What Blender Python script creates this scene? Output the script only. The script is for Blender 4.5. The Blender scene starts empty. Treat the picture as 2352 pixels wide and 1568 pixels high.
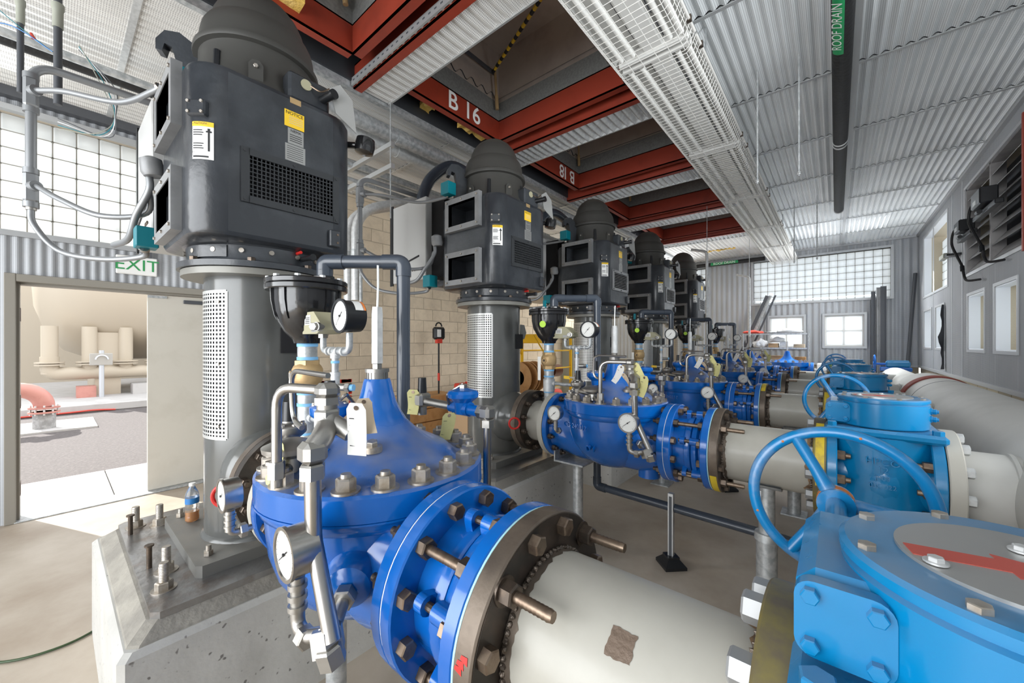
import bpy, bmesh, math, random
from mathutils import Vector, Matrix
random.seed(7)
scn = bpy.context.scene
COL = scn.collection
PI = math.pi
rad = math.radians

# ---------------------------------------------------------------- camera
cam_d = bpy.data.cameras.new('camera')
cam = bpy.data.objects.new('camera', cam_d)
COL.objects.link(cam)
cam.location = (0, 0, 1.6)
cam.rotation_euler = (PI / 2, 0, math.atan(744 / 886))
cam_d.sensor_fit = 'HORIZONTAL'
cam_d.sensor_width = 36
cam_d.lens = 36 * 886 / 2352
cam_d.shift_y = 4 / 2352
cam_d.clip_start = 0.02
scn.camera = cam

# ---------------------------------------------------------------- world, sun, daylight
world = bpy.data.worlds.new('sky')
scn.world = world
world.use_nodes = True
bg = world.node_tree.nodes['Background']
bg.inputs[0].default_value = (0.93, 0.96, 1.0, 1)
bg.inputs[1].default_value = 1.65

def sun_lamp(direction, strength):
    d = bpy.data.lights.new('sun', 'SUN')
    d.energy = strength
    d.angle = rad(0.6)
    d.color = (1, 0.96, 0.9)
    o = bpy.data.objects.new('sun', d)
    COL.objects.link(o)
    o.rotation_euler = Vector(direction).to_track_quat('-Z', 'Y').to_euler()
    return o
sun_lamp((0.80, 0.33, -0.60), 5.6)

def daylight(name, loc, direction, sx, sy, power, color=(0.95, 0.98, 1.0), spread=135):
    d = bpy.data.lights.new(name, 'AREA')
    d.shape = 'RECTANGLE'
    d.size, d.size_y = sx, sy
    d.energy = power
    d.color = color
    d.spread = rad(spread)
    o = bpy.data.objects.new(name, d)
    COL.objects.link(o)
    o.location = loc
    o.rotation_euler = Vector(direction).to_track_quat('-Z', 'Z').to_euler()
    o.visible_camera = False
    o.visible_glossy = 'rollup' in name      # the glass itself already shows in reflections
    return o
# daylight at the windows in view, then fill light at two added openings
daylight('daylight_back_window', (-0.37, 11.40, 3.05), (0, -1, -0.55), 2.4, 0.9, 95)
daylight('daylight_back_left_window', (-4.05, 11.40, 3.05), (0.1, -1, -0.40), 2.4, 0.9, 140)
daylight('daylight_door_window', (-5.46, -0.5, 3.05), (1, 0.1, -0.35), 2.0, 0.9, 50)
daylight('daylight_side_window', (1.24, 9.9, 3.0), (-1, 0, -0.6), 2.0, 0.9, 45)
daylight('fill_rollup_opening', (-2.0, -3.9, 1.9), (0, 1, 0.10), 6.0, 3.4, 185, spread=180)  # fill lamp at an added roll-up opening, unseen behind the camera
daylight('fill_near_side', (1.24, 2.3, 3.07), (-1, 0, 0.05), 4.0, 1.0, 40, spread=120)  # fill lamp for the motor fronts, set at an added unseen window

scn.view_settings.view_transform = 'Standard'
scn.view_settings.look = 'None'
scn.view_settings.gamma = 1
scn.view_settings.use_curve_mapping = False
scn.view_settings.exposure = 0.82
try:
    scn.cycles.use_denoising = True
    scn.cycles.max_bounces = 7
    scn.cycles.diffuse_bounces = 4
    scn.cycles.glossy_bounces = 3
    scn.cycles.adaptive_threshold = 0.02
except Exception:
    pass

# ---------------------------------------------------------------- materials
MATS = {}
def mat(name, col, rough=0.5, metal=0.0, col2=None, nscale=6.0, lo=0.45, hi=0.65, bump=0.0, bscale=60.0,
        coat=0.0, rand=0.0, speck=None, dust=None, dustlo=0.35, dusthi=0.75, trans=None, spec=None, rough2=None):
    if name in MATS:
        return MATS[name]
    m = bpy.data.materials.new(name)
    m.use_nodes = True
    nt = m.node_tree
    b = nt.nodes['Principled BSDF']
    L = nt.links.new
    N = nt.nodes.new
    b.inputs['Base Color'].default_value = (*col, 1)
    b.inputs['Roughness'].default_value = rough
    b.inputs['Metallic'].default_value = metal
    if spec is not None:
        b.inputs['Specular IOR Level'].default_value = spec
    if coat:
        b.inputs['Coat Weight'].default_value = coat
        b.inputs['Coat Roughness'].default_value = 0.08
    if trans:
        b.inputs['Transmission Weight'].default_value = trans
    need = col2 or bump or dust or speck
    csock = None
    if need:
        tc = N('ShaderNodeTexCoord')
        oi = N('ShaderNodeObjectInfo')
        vm = N('ShaderNodeVectorMath'); vm.operation = 'ADD'
        sc = N('ShaderNodeVectorMath'); sc.operation = 'SCALE'
        cb = N('ShaderNodeCombineXYZ')
        for k in range(3):
            L(oi.outputs['Random'], cb.inputs[k])
        L(cb.outputs[0], sc.inputs[0]); sc.inputs['Scale'].default_value = 17.0
        L(tc.outputs['Object'], vm.inputs[0]); L(sc.outputs[0], vm.inputs[1])
        P = vm.outputs[0]
    if col2:
        n = N('ShaderNodeTexNoise'); n.inputs['Scale'].default_value = nscale
        n.inputs['Detail'].default_value = 6; n.inputs['Roughness'].default_value = 0.6
        L(P, n.inputs['Vector'])
        mr = N('ShaderNodeMapRange'); mr.inputs[1].default_value = lo; mr.inputs[2].default_value = hi
        L(n.outputs[0], mr.inputs[0])
        mx = N('ShaderNodeMix'); mx.data_type = 'RGBA'
        mx.inputs[6].default_value = (*col, 1); mx.inputs[7].default_value = (*col2, 1)
        L(mr.outputs[0], mx.inputs[0])
        csock = mx.outputs[2]
        if rough2 is not None:
            mr2 = N('ShaderNodeMapRange'); mr2.inputs[3].default_value = rough; mr2.inputs[4].default_value = rough2
            L(mr.outputs[0], mr2.inputs[0]); L(mr2.outputs[0], b.inputs['Roughness'])
    if speck:
        ns = N('ShaderNodeTexNoise'); ns.inputs['Scale'].default_value = 38; ns.inputs['Detail'].default_value = 1
        L(P, ns.inputs['Vector'])
        ms = N('ShaderNodeMapRange'); ms.inputs[1].default_value = 0.70; ms.inputs[2].default_value = 0.76
        L(ns.outputs[0], ms.inputs[0])
        mx = N('ShaderNodeMix'); mx.data_type = 'RGBA'
        mx.inputs[6].default_value = (*col, 1); mx.inputs[7].default_value = (*speck, 1)
        if csock: L(csock, mx.inputs[6])
        L(ms.outputs[0], mx.inputs[0]); csock = mx.outputs[2]
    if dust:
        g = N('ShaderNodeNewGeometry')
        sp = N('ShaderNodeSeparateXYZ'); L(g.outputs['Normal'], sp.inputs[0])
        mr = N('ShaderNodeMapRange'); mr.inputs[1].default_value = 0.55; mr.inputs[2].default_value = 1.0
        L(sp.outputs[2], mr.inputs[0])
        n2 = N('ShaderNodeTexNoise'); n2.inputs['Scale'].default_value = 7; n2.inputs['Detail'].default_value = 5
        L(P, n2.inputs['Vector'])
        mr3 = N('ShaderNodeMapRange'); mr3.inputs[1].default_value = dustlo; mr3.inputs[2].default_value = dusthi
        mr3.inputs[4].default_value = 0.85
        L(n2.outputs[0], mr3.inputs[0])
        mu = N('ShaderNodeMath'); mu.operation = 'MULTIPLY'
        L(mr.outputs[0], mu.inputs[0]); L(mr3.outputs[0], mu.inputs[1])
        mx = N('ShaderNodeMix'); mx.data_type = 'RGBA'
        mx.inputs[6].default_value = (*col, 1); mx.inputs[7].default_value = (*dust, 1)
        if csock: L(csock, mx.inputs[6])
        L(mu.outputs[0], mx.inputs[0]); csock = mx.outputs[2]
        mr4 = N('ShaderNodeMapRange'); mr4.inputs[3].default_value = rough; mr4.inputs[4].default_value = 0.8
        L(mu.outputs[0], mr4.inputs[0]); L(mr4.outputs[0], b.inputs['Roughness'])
    if rand:
        oi2 = N('ShaderNodeObjectInfo')
        hs = N('ShaderNodeHueSaturation')
        mr = N('ShaderNodeMapRange'); mr.inputs[3].default_value = 1 - rand; mr.inputs[4].default_value = 1 + rand
        L(oi2.outputs['Random'], mr.inputs[0]); L(mr.outputs[0], hs.inputs['Value'])
        hs.inputs['Color'].default_value = (*col, 1)
        if csock: L(csock, hs.inputs['Color'])
        csock = hs.outputs[0]
    if csock:
        L(csock, b.inputs['Base Color'])
    if bump:
        n3 = N('ShaderNodeTexNoise'); n3.inputs['Scale'].default_value = bscale; n3.inputs['Detail'].default_value = 4
        L(P, n3.inputs['Vector'])
        bp = N('ShaderNodeBump'); bp.inputs['Strength'].default_value = bump; bp.inputs['Distance'].default_value = 0.01
        L(n3.outputs[0], bp.inputs['Height']); L(bp.outputs[0], b.inputs['Normal'])
    MATS[name] = m
    return m

def perforated(name, col, hole, axes, pitch=0.012, size=0.3, rough=0.55, metal=0.15, holes=0.8):
    """sheet metal with a fine grid of punched dots; axes: the two object axes the dots lie along"""
    m = bpy.data.materials.new(name); m.use_nodes = True
    nt = m.node_tree; b = nt.nodes['Principled BSDF']; L = nt.links.new; N = nt.nodes.new
    b.inputs['Roughness'].default_value = rough; b.inputs['Metallic'].default_value = metal
    tc = N('ShaderNodeTexCoord'); sp = N('ShaderNodeSeparateXYZ'); L(tc.outputs['Object'], sp.inputs[0])
    outs = []
    for a in axes:
        dv = N('ShaderNodeMath'); dv.operation = 'DIVIDE'; L(sp.outputs[a], dv.inputs[0]); dv.inputs[1].default_value = pitch
        fr = N('ShaderNodeMath'); fr.operation = 'FRACT'; L(dv.outputs[0], fr.inputs[0])
        sb = N('ShaderNodeMath'); sb.operation = 'SUBTRACT'; L(fr.outputs[0], sb.inputs[0]); sb.inputs[1].default_value = 0.5
        pw = N('ShaderNodeMath'); pw.operation = 'MULTIPLY'; L(sb.outputs[0], pw.inputs[0]); L(sb.outputs[0], pw.inputs[1])
        outs.append(pw)
    ad = N('ShaderNodeMath'); ad.operation = 'ADD'; L(outs[0].outputs[0], ad.inputs[0]); L(outs[1].outputs[0], ad.inputs[1])
    lt = N('ShaderNodeMath'); lt.operation = 'LESS_THAN'; L(ad.outputs[0], lt.inputs[0]); lt.inputs[1].default_value = size * size
    ml = N('ShaderNodeMath'); ml.operation = 'MULTIPLY'; L(lt.outputs[0], ml.inputs[0]); ml.inputs[1].default_value = holes
    n = N('ShaderNodeTexNoise'); n.inputs['Scale'].default_value = 1.3; L(tc.outputs['Object'], n.inputs['Vector'])
    mr = N('ShaderNodeMapRange'); mr.inputs[1].default_value = 0.3; mr.inputs[2].default_value = 0.7
    mr.inputs[3].default_value = 0.88; mr.inputs[4].default_value = 1.08; L(n.outputs[0], mr.inputs[0])
    hs = N('ShaderNodeHueSaturation'); hs.inputs['Color'].default_value = (*col, 1); L(mr.outputs[0], hs.inputs['Value'])
    mx = N('ShaderNodeMix'); mx.data_type = 'RGBA'
    L(hs.outputs[0], mx.inputs[6]); mx.inputs[7].default_value = (*hole, 1)
    L(ml.outputs[0], mx.inputs[0]); L(mx.outputs[2], b.inputs['Base Color'])
    MATS[name] = m
    return m

def emis(name, col, strength):
    m = bpy.data.materials.new(name); m.use_nodes = True
    b = m.node_tree.nodes['Principled BSDF']
    b.inputs['Base Color'].default_value = (*col, 1)
    b.inputs['Emission Color'].default_value = (*col, 1)
    b.inputs['Emission Strength'].default_value = strength
    MATS[name] = m
    return m

def glassblock(name):
    m = bpy.data.materials.new(name); m.use_nodes = True
    nt = m.node_tree; L = nt.links.new; N = nt.nodes.new
    nt.nodes.remove(nt.nodes['Principled BSDF'])
    out = [n for n in nt.nodes if n.type == 'OUTPUT_MATERIAL'][0]
    tr = N('ShaderNodeBsdfTranslucent'); tr.inputs[0].default_value = (0.93, 0.96, 0.97, 1)
    gl = N('ShaderNodeBsdfGlossy'); gl.inputs['Roughness'].default_value = 0.15
    df = N('ShaderNodeBsdfDiffuse'); df.inputs[0].default_value = (0.85, 0.87, 0.87, 1)
    mx = N('ShaderNodeMixShader'); mx.inputs[0].default_value = 0.22
    m2 = N('ShaderNodeMixShader'); m2.inputs[0].default_value = 0.08
    tc = N('ShaderNodeTexCoord'); wv = N('ShaderNodeTexWave'); wv.inputs['Scale'].default_value = 22
    wv.bands_direction = 'Z'; wv.inputs['Distortion'].default_value = 2
    L(tc.outputs['Object'], wv.inputs['Vector'])
    bp = N('ShaderNodeBump'); bp.inputs['Strength'].default_value = 0.3; bp.inputs['Distance'].default_value = 0.02
    L(wv.outputs[1], bp.inputs['Height'])
    L(bp.outputs[0], gl.inputs['Normal'])
    L(tr.outputs[0], mx.inputs[1]); L(df.outputs[0], mx.inputs[2])
    L(mx.outputs[0], m2.inputs[1]); L(gl.outputs[0], m2.inputs[2]); L(m2.outputs[0], out.inputs[0])
    MATS[name] = m
    return m

# ---------------------------------------------------------------- mesh builder
def V(*a):
    return Vector(a if len(a) > 1 else a[0])
def basis(axis):
    a = V(axis).normalized()
    t = Vector((0, 0, 1)) if abs(a.z) < 0.9 else Vector((1, 0, 0))
    u = t.cross(a).normalized()
    return u, a.cross(u), a

class MB:
    def __init__(s):
        s.v = []; s.f = []
    def add(s, vs, fs):
        o = len(s.v)
        s.v += [tuple(p) for p in vs]
        s.f += [tuple(i + o for i in f) for f in fs]
        return s
    def merge(s, other, M=None):
        return s.add([M @ V(p) for p in other.v] if M else other.v, other.f)
    def box(s, x0, x1, y0, y1, z0, z1, c=0.0, M=None):
        if x0 > x1: x0, x1 = x1, x0
        if y0 > y1: y0, y1 = y1, y0
        if z0 > z1: z0, z1 = z1, z0
        X, Y, Z = (x0, x1), (y0, y1), (z0, z1)
        if c <= 0:
            vs = [(X[i], Y[j], Z[k]) for i in (0, 1) for j in (0, 1) for k in (0, 1)]
            fs = [(0, 1, 3, 2), (4, 6, 7, 5), (0, 4, 5, 1), (2, 3, 7, 6), (0, 2, 6, 4), (1, 5, 7, 3)]
        else:
            c = min(c, (x1 - x0) * .45, (y1 - y0) * .45, (z1 - z0) * .45)
            vs = []; idx = {}
            for i in (0, 1):
                for j in (0, 1):
                    for k in (0, 1):
                        sx, sy, sz = (1 - 2 * i) * c, (1 - 2 * j) * c, (1 - 2 * k) * c
                        for ax, p in enumerate(((X[i], Y[j] + sy, Z[k] + sz), (X[i] + sx, Y[j], Z[k] + sz), (X[i] + sx, Y[j] + sy, Z[k]))):
                            idx[(i, j, k, ax)] = len(vs); vs.append(p)
            I = lambda i, j, k, a: idx[(i, j, k, a)]
            fs = []
            for t in (0, 1):
                fs.append((I(t, 0, 0, 0), I(t, 0, 1, 0), I(t, 1, 1, 0), I(t, 1, 0, 0)))
                fs.append((I(0, t, 0, 1), I(0, t, 1, 1), I(1, t, 1, 1), I(1, t, 0, 1)))
                fs.append((I(0, 0, t, 2), I(0, 1, t, 2), I(1, 1, t, 2), I(1, 0, t, 2)))
            for p in (0, 1):
                for q in (0, 1):
                    fs.append((I(p, q, 0, 0), I(p, q, 1, 0), I(p, q, 1, 1), I(p, q, 0, 1)))
                    fs.append((I(p, 0, q, 0), I(p, 1, q, 0), I(p, 1, q, 2), I(p, 0, q, 2)))
                    fs.append((I(0, p, q, 1), I(1, p, q, 1), I(1, p, q, 2), I(0, p, q, 2)))
            for i in (0, 1):
                for j in (0, 1):
                    for k in (0, 1):
                        fs.append((I(i, j, k, 0), I(i, j, k, 1), I(i, j, k, 2)))
        if M: vs = [M @ V(p) for p in vs]
        return s.add(vs, fs)
    def cyl(s, p0, p1, r0, r1=None, n=20, caps=True):
        r1 = r0 if r1 is None else r1
        p0, p1 = V(p0), V(p1)
        u, w, a = basis(p1 - p0)
        vs = []
        for p, r in ((p0, r0), (p1, r1)):
            for k in range(n):
                t = 2 * PI * k / n
                vs.append(p + (u * math.cos(t) + w * math.sin(t)) * r)
        fs = [(k, (k + 1) % n, n + (k + 1) % n, n + k) for k in range(n)]
        if caps: fs += [tuple(range(n)), tuple(range(n, 2 * n))]
        return s.add(vs, fs)
    def lathe(s, prof, origin=(0, 0, 0), axis=(0, 0, 1), n=32, closed=False, a0=0.0, a1=2 * PI):
        o = V(origin); u, w, a = basis(axis)
        full = abs(a1 - a0 - 2 * PI) < 1e-6
        m = n if full else n + 1
        vs = []
        for r, h in prof:
            for k in range(m):
                t = a0 + (a1 - a0) * k / n
                vs.append(o + a * h + (u * math.cos(t) + w * math.sin(t)) * r)
        fs = []
        L = len(prof)
        for j in range(L if closed else L - 1):
            j2 = (j + 1) % L
            for k in range(n):
                k2 = (k + 1) % m
                fs.append((j * m + k, j * m + k2, j2 * m + k2, j2 * m + k))
        if not closed and full:
            if prof[0][0] > 1e-6: fs.append(tuple(range(m)))
            if prof[-1][0] > 1e-6: fs.append(tuple(range((L - 1) * m, L * m)))
        return s.add(vs, fs)
    def ring(s, origin, axis, r0, r1, h0, h1, n=40):
        return s.lathe([(r0, h0), (r1, h0), (r1, h1), (r0, h1)], origin, axis, n, closed=True)
    def tube(s, pts, r, n=12, caps=True):
        pts = [V(p) for p in pts]
        rs = r if isinstance(r, (list, tuple)) else [r] * len(pts)
        d0 = (pts[1] - pts[0]).normalized()
        u, w, a = basis(d0)
        vs = []
        for i, p in enumerate(pts):
            if i == 0: d = d0
            elif i == len(pts) - 1: d = (pts[i] - pts[i - 1]).normalized()
            else: d = ((pts[i] - pts[i - 1]).normalized() + (pts[i + 1] - pts[i]).normalized()).normalized()
            u = (u - d * u.dot(d)).normalized(); w = d.cross(u)
            for k in range(n):
                t = 2 * PI * k / n
                vs.append(p + (u * math.cos(t) + w * math.sin(t)) * rs[i])
        fs = []
        for i in range(len(pts) - 1):
            for k in range(n):
                fs.append((i * n + k, i * n + (k + 1) % n, (i + 1) * n + (k + 1) % n, (i + 1) * n + k))
        if caps: fs += [tuple(range(n)), tuple(range((len(pts) - 1) * n, len(pts) * n))]
        return s.add(vs, fs)
    def hexn(s, c, axis, af, h, rot=0.0, dome=True):
        R = af / math.sqrt(3); c = V(c); u, w, a = basis(axis)
        def ringp(r, hh): return [c + a * hh + (u * math.cos(rot + k * PI / 3) + w * math.sin(rot + k * PI / 3)) * r for k in range(6)]
        vs = ringp(R, 0) + ringp(R, h * .88) + ringp(R * .86, h)
        fs = [(k, (k + 1) % 6, 6 + (k + 1) % 6, 6 + k) for k in range(6)] + [(6 + k, 6 + (k + 1) % 6, 12 + (k + 1) % 6, 12 + k) for k in range(6)]
        fs += [tuple(range(6)), tuple(range(12, 18))]
        return s.add(vs, fs)
    def torus(s, c, axis, R, r, n=40, m=10, a0=0.0, a1=2 * PI):
        c = V(c); u, w, a = basis(axis)
        full = abs(a1 - a0 - 2 * PI) < 1e-6
        nn = n if full else n + 1
        vs = []
        for i in range(nn):
            t = a0 + (a1 - a0) * i / n; d = u * math.cos(t) + w * math.sin(t)
            for j in range(m):
                q = 2 * PI * j / m
                vs.append(c + d * (R + r * math.cos(q)) + a * (r * math.sin(q)))
        fs = []
        for i in range(n):
            i2 = (i + 1) % nn
            for j in range(m):
                fs.append((i * m + j, i * m + (j + 1) % m, i2 * m + (j + 1) % m, i2 * m + j))
        return s.add(vs, fs)
    def prism(s, poly, o, ux, uy, uz):
        """poly in the (ux, uy) plane at o, extruded by the vector uz"""
        o, ux, uy, uz = V(o), V(ux), V(uy), V(uz)
        n = len(poly)
        vs = [o + ux * p[0] + uy * p[1] for p in poly] + [o + ux * p[0] + uy * p[1] + uz for p in poly]
        fs = [tuple(range(n)), tuple(range(n, 2 * n))] + [(k, (k + 1) % n, n + (k + 1) % n, n + k) for k in range(n)]
        return s.add(vs, fs)
    def mesh(s, name, m=None, sharp=35):
        me = bpy.data.meshes.new(name)
        me.from_pydata(s.v, [], s.f)
        bm = bmesh.new(); bm.from_mesh(me)
        bmesh.ops.recalc_face_normals(bm, faces=bm.faces)
        bm.to_mesh(me); bm.free()
        if m is not None: me.materials.append(MATS[m] if isinstance(m, str) else m)
        if sharp is not None:
            me.shade_smooth(); me.set_sharp_from_angle(angle=rad(sharp))
        return me
    def build(s, name, m, parent=None, sharp=35, loc=None):
        return place(name, s.mesh(name, m, sharp), parent, loc)

def place(name, data, parent=None, loc=None, rot=None):
    o = bpy.data.objects.new(name, data)
    COL.objects.link(o)
    if parent is not None: o.parent = parent
    if loc is not None: o.location = loc
    if rot is not None: o.rotation_euler = rot
    return o

def tag(o, label=None, cat=None, group=None, kind=None):
    if label: o['label'] = label
    if cat: o['category'] = cat
    if group: o['group'] = group
    if kind: o['kind'] = kind
    return o
def thing(name, label, cat, loc=(0, 0, 0), group=None):
    return tag(place(name, None, None, loc), label, cat, group)
KIDS = {}
def tree_children(o):
    return [c for c in bpy.data.objects if c.parent == o]
def copy_tree(o, parent=None, kids=None):
    if kids is None:
        kids = {}
        for c in bpy.data.objects:
            if c.parent: kids.setdefault(c.parent.name, []).append(c)
    c = o.copy(); COL.objects.link(c)
    if parent is not None: c.parent = parent
    for k in kids.get(o.name, []):
        copy_tree(k, c, kids)
    return c

def fillet(pts, r, n=6):
    """polyline with its corners rounded"""
    pts = [V(p) for p in pts]; out = [pts[0]]
    for i in range(1, len(pts) - 1):
        a, b, c = pts[i - 1], pts[i], pts[i + 1]
        d1, d2 = (a - b), (c - b)
        ang = d1.angle(d2)
        if ang > PI - 0.02: out.append(b); continue
        t = min(r / math.tan(ang / 2), d1.length * .49, d2.length * .49)
        p1, p2 = b + d1.normalized() * t, b + d2.normalized() * t
        for k in range(n + 1):
            q = k / n
            out.append(p1 * (1 - q) ** 2 + b * 2 * q * (1 - q) + p2 * q * q)
    out.append(pts[-1])
    return out
def spline(pts, n=8):
    """Catmull-Rom through the points"""
    P = [V(p) for p in pts]; P = [P[0] * 2 - P[1]] + P + [P[-1] * 2 - P[-2]]
    out = []
    for i in range(1, len(P) - 2):
        for k in range(n):
            t = k / n
            a, b, c, d = P[i - 1], P[i], P[i + 1], P[i + 2]
            out.append(0.5 * ((2 * b) + (c - a) * t + (2 * a - 5 * b + 4 * c - d) * t * t + (3 * b - a - 3 * c + d) * t ** 3))
    out.append(P[-2])
    return out

def text(name, s, size, loc, right, up, m, parent=None, extrude=0.0, align='LEFT', bold=0.0):
    cu = bpy.data.curves.new(name, 'FONT')
    cu.body = s; cu.size = size; cu.extrude = extrude; cu.offset = bold
    cu.align_x = align; cu.align_y = 'CENTER'
    cu.materials.append(MATS[m])
    tmp = bpy.data.objects.new(name, cu)
    me = bpy.data.meshes.new_from_object(tmp)
    me.name = name
    bpy.data.objects.remove(tmp); bpy.data.curves.remove(cu)
    if not me.materials: me.materials.append(MATS[m])
    o = place(name, me, parent)
    r = V(right).normalized(); u = V(up).normalized(); nrm = r.cross(u)
    M = Matrix((r, u, nrm)).transposed().to_4x4(); M.translation = V(loc)
    o.matrix_local = M
    return o

BOLT = {}
def bolt_mesh(kind, axis, af, h, m, stud=0.0, sr=None, back=0.0):
    """hexagon bolt head or nut along an axis, with an optional stud end, thread ridges and washer"""
    key = (kind, tuple(round(a, 3) for a in axis), af, h, m, stud, back)
    if key in BOLT: return BOLT[key]
    b = MB(); a = V(axis).normalized()
    b.hexn((0, 0, 0), axis, af, h, rot=random.random())
    r = sr or af * .33
    if kind == 'washer':
        b.cyl(a * -.002, a * .004, af * .82, n=20)
    if stud:
        if stud > 0.03:
            k = max(3, int(stud / 0.006)); prof = []
            for i in range(k):
                h0 = h + stud * i / k
                prof += [(r, h0), (r * .9, h0 + stud / k * .5)]
            prof += [(r * .9, h + stud), (0, h + stud)]
            b.lathe([(r, h * .5)] + prof, (0, 0, 0), axis, 12)
        else:
            b.cyl(a * h * .5, a * (h + stud), r, r * .9, n=12)
    if back:
        b.cyl(a * -back, a * .001, r, n=10)
    BOLT[key] = b.mesh(kind, m)
    return BOLT[key]

def ring_of(parent, name, me, center, axis, R, n, phase=0.0, skip=(), joined=False):
    """n copies of a bolt mesh on a bolt circle"""
    c = V(center); u, w, a = basis(axis)
    pos = [c + (u * math.cos(phase + 2 * PI * k / n) + w * math.sin(phase + 2 * PI * k / n)) * R for k in range(n) if k not in skip]
    if joined:
        b = MB()
        vs = [v.co.copy() for v in me.vertices]; fs = [tuple(p.vertices) for p in me.polygons]
        for p in pos: b.add([v + p for v in vs], fs)
        o = b.build(name, me.materials[0], parent)
        return [o]
    return [place(name, me, parent, p) for p in pos]
# ---------------------------------------------------------------- the materials of the place
mat('motor_paint', (0.026, 0.029, 0.034), 0.28, 0, bump=0.22, bscale=22, coat=0.1, col2=(0.05, 0.055, 0.062), nscale=3)
mat('motor_grey', (0.25, 0.253, 0.257), 0.42, 0.2, bump=0.05, bscale=30, col2=(0.18, 0.183, 0.187), nscale=4)
mat('dome_paint', (0.046, 0.045, 0.041), 0.5, 0, dust=(0.19, 0.17, 0.14), dustlo=0.2, dusthi=0.9)
mat('head_paint', (0.105, 0.107, 0.102), 0.22, 0.1, coat=0.25, col2=(0.085, 0.088, 0.086), nscale=2.5)
mat('head_flange', (0.20, 0.195, 0.175), 0.4, 0.2)
mat('plate_paint', (0.15, 0.148, 0.138), 0.4, 0.1, dust=(0.25, 0.23, 0.2), dustlo=0.3, dusthi=0.8, bump=0.05, bscale=40)
mat('sole_steel', (0.30, 0.295, 0.29), 0.28, 0.7, col2=(0.20, 0.155, 0.125), nscale=7, lo=0.5, hi=0.7, bump=0.25, bscale=22)
mat('grille_steel', (0.045, 0.048, 0.052), 0.45, 0.3)
mat('screen_steel', (0.62, 0.62, 0.60), 0.35, 0.6)
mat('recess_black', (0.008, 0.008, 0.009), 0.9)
mat('stainless', (0.48, 0.46, 0.435), 0.28, 1.0, col2=(0.5, 0.48, 0.45), nscale=20)
mat('fitting_steel', (0.44, 0.425, 0.40), 0.42, 1.0, bump=0.06, bscale=60)
mat('galvanised', (0.56, 0.575, 0.58), 0.42, 0.55, col2=(0.38, 0.40, 0.41), nscale=28, lo=0.4, hi=0.6)
mat('galv_light', (0.66, 0.67, 0.67), 0.45, 0.5, col2=(0.55, 0.56, 0.56), nscale=30, lo=0.4, hi=0.6)
mat('nut_steel', (0.50, 0.465, 0.42), 0.4, 0.8, col2=(0.36, 0.31, 0.25), nscale=25)
mat('zinc', (0.36, 0.365, 0.37), 0.5, 0.6)
mat('conduit_grey', (0.27, 0.28, 0.29), 0.4, 0.5)
mat('dark_nut', (0.10, 0.08, 0.065), 0.42, 0.8, col2=(0.16, 0.12, 0.09), nscale=30)
mat('stud_steel', (0.25, 0.19, 0.14), 0.4, 0.85, col2=(0.17, 0.12, 0.09), nscale=40)
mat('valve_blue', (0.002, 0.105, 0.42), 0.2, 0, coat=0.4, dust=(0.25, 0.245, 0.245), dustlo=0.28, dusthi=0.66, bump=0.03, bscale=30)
mat('valve_blue_clean', (0.002, 0.100, 0.41), 0.2, 0, coat=0.4, bump=0.03, bscale=30, col2=(0.002, 0.118, 0.45), nscale=3)
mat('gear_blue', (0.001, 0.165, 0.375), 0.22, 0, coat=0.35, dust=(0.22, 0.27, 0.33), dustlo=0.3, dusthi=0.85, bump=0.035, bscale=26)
mat('wheel_blue', (0.002, 0.15, 0.355), 0.28, 0, coat=0.25, col2=(0.13, 0.22, 0.36), nscale=9, lo=0.52, hi=0.66)
mat('chip_rust', (0.42, 0.13, 0.03), 0.7)
mat('gasket_white', (0.75, 0.78, 0.78), 0.5)
mat('gasket_teal', (0.35, 0.62, 0.66), 0.5)
mat('pipe_white', (0.41, 0.395, 0.35), 0.42, 0, coat=0.1, col2=(0.36, 0.345, 0.30), nscale=3.0, bump=0.03, bscale=14)
mat('header_white', (0.50, 0.495, 0.47), 0.5, 0, col2=(0.44, 0.435, 0.41), nscale=2.0, bump=0.05, bscale=9)
mat('bare_steel', (0.16, 0.128, 0.10), 0.45, 0.5, col2=(0.10, 0.08, 0.065), nscale=9, bump=0.1, bscale=40)
mat('bare_black', (0.055, 0.048, 0.042), 0.4, 0.6, col2=(0.10, 0.075, 0.06), nscale=10)
mat('olive_steel', (0.13, 0.105, 0.075), 0.5, 0.3, col2=(0.24, 0.20, 0.05), nscale=5, lo=0.45, hi=0.62)
mat('weld_bead', (0.17, 0.14, 0.115), 0.4, 0.7, bump=0.8, bscale=70)
mat('scorch', (0.30, 0.19, 0.10), 0.7, col2=(0.13, 0.08, 0.05), nscale=22)
mat('patch_brown', (0.16, 0.115, 0.085), 0.6, 0.2, bump=0.3, bscale=80)
mat('yellow_paint', (0.62, 0.46, 0.03), 0.5, col2=(0.35, 0.24, 0.05), nscale=14)
mat('red_paint', (0.55, 0.02, 0.015), 0.5)
mat('red_band', (0.21, 0.035, 0.022), 0.6)
mat('arrow_red', (0.42, 0.075, 0.055), 0.6)
mat('primer_red', (0.25, 0.034, 0.017), 0.42, 0, col2=(0.20, 0.027, 0.014), nscale=4, bump=0.04, bscale=30)
mat('white_paint', (0.78, 0.78, 0.76), 0.6)
mat('black_cast', (0.010, 0.010, 0.011), 0.18, 0, coat=0.5, bump=0.12, bscale=26)
mat('black_plastic', (0.012, 0.013, 0.015), 0.3)
mat('brass', (0.52, 0.36, 0.18), 0.45, 0.45, col2=(0.44, 0.30, 0.15), nscale=18)
mat('tape_blue', (0.18, 0.42, 0.68), 0.55)
mat('pvc_grey', (0.045, 0.055, 0.072), 0.25, 0, coat=0.2)
mat('pvc_dark', (0.02, 0.024, 0.032), 0.25, 0, coat=0.2)
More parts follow.
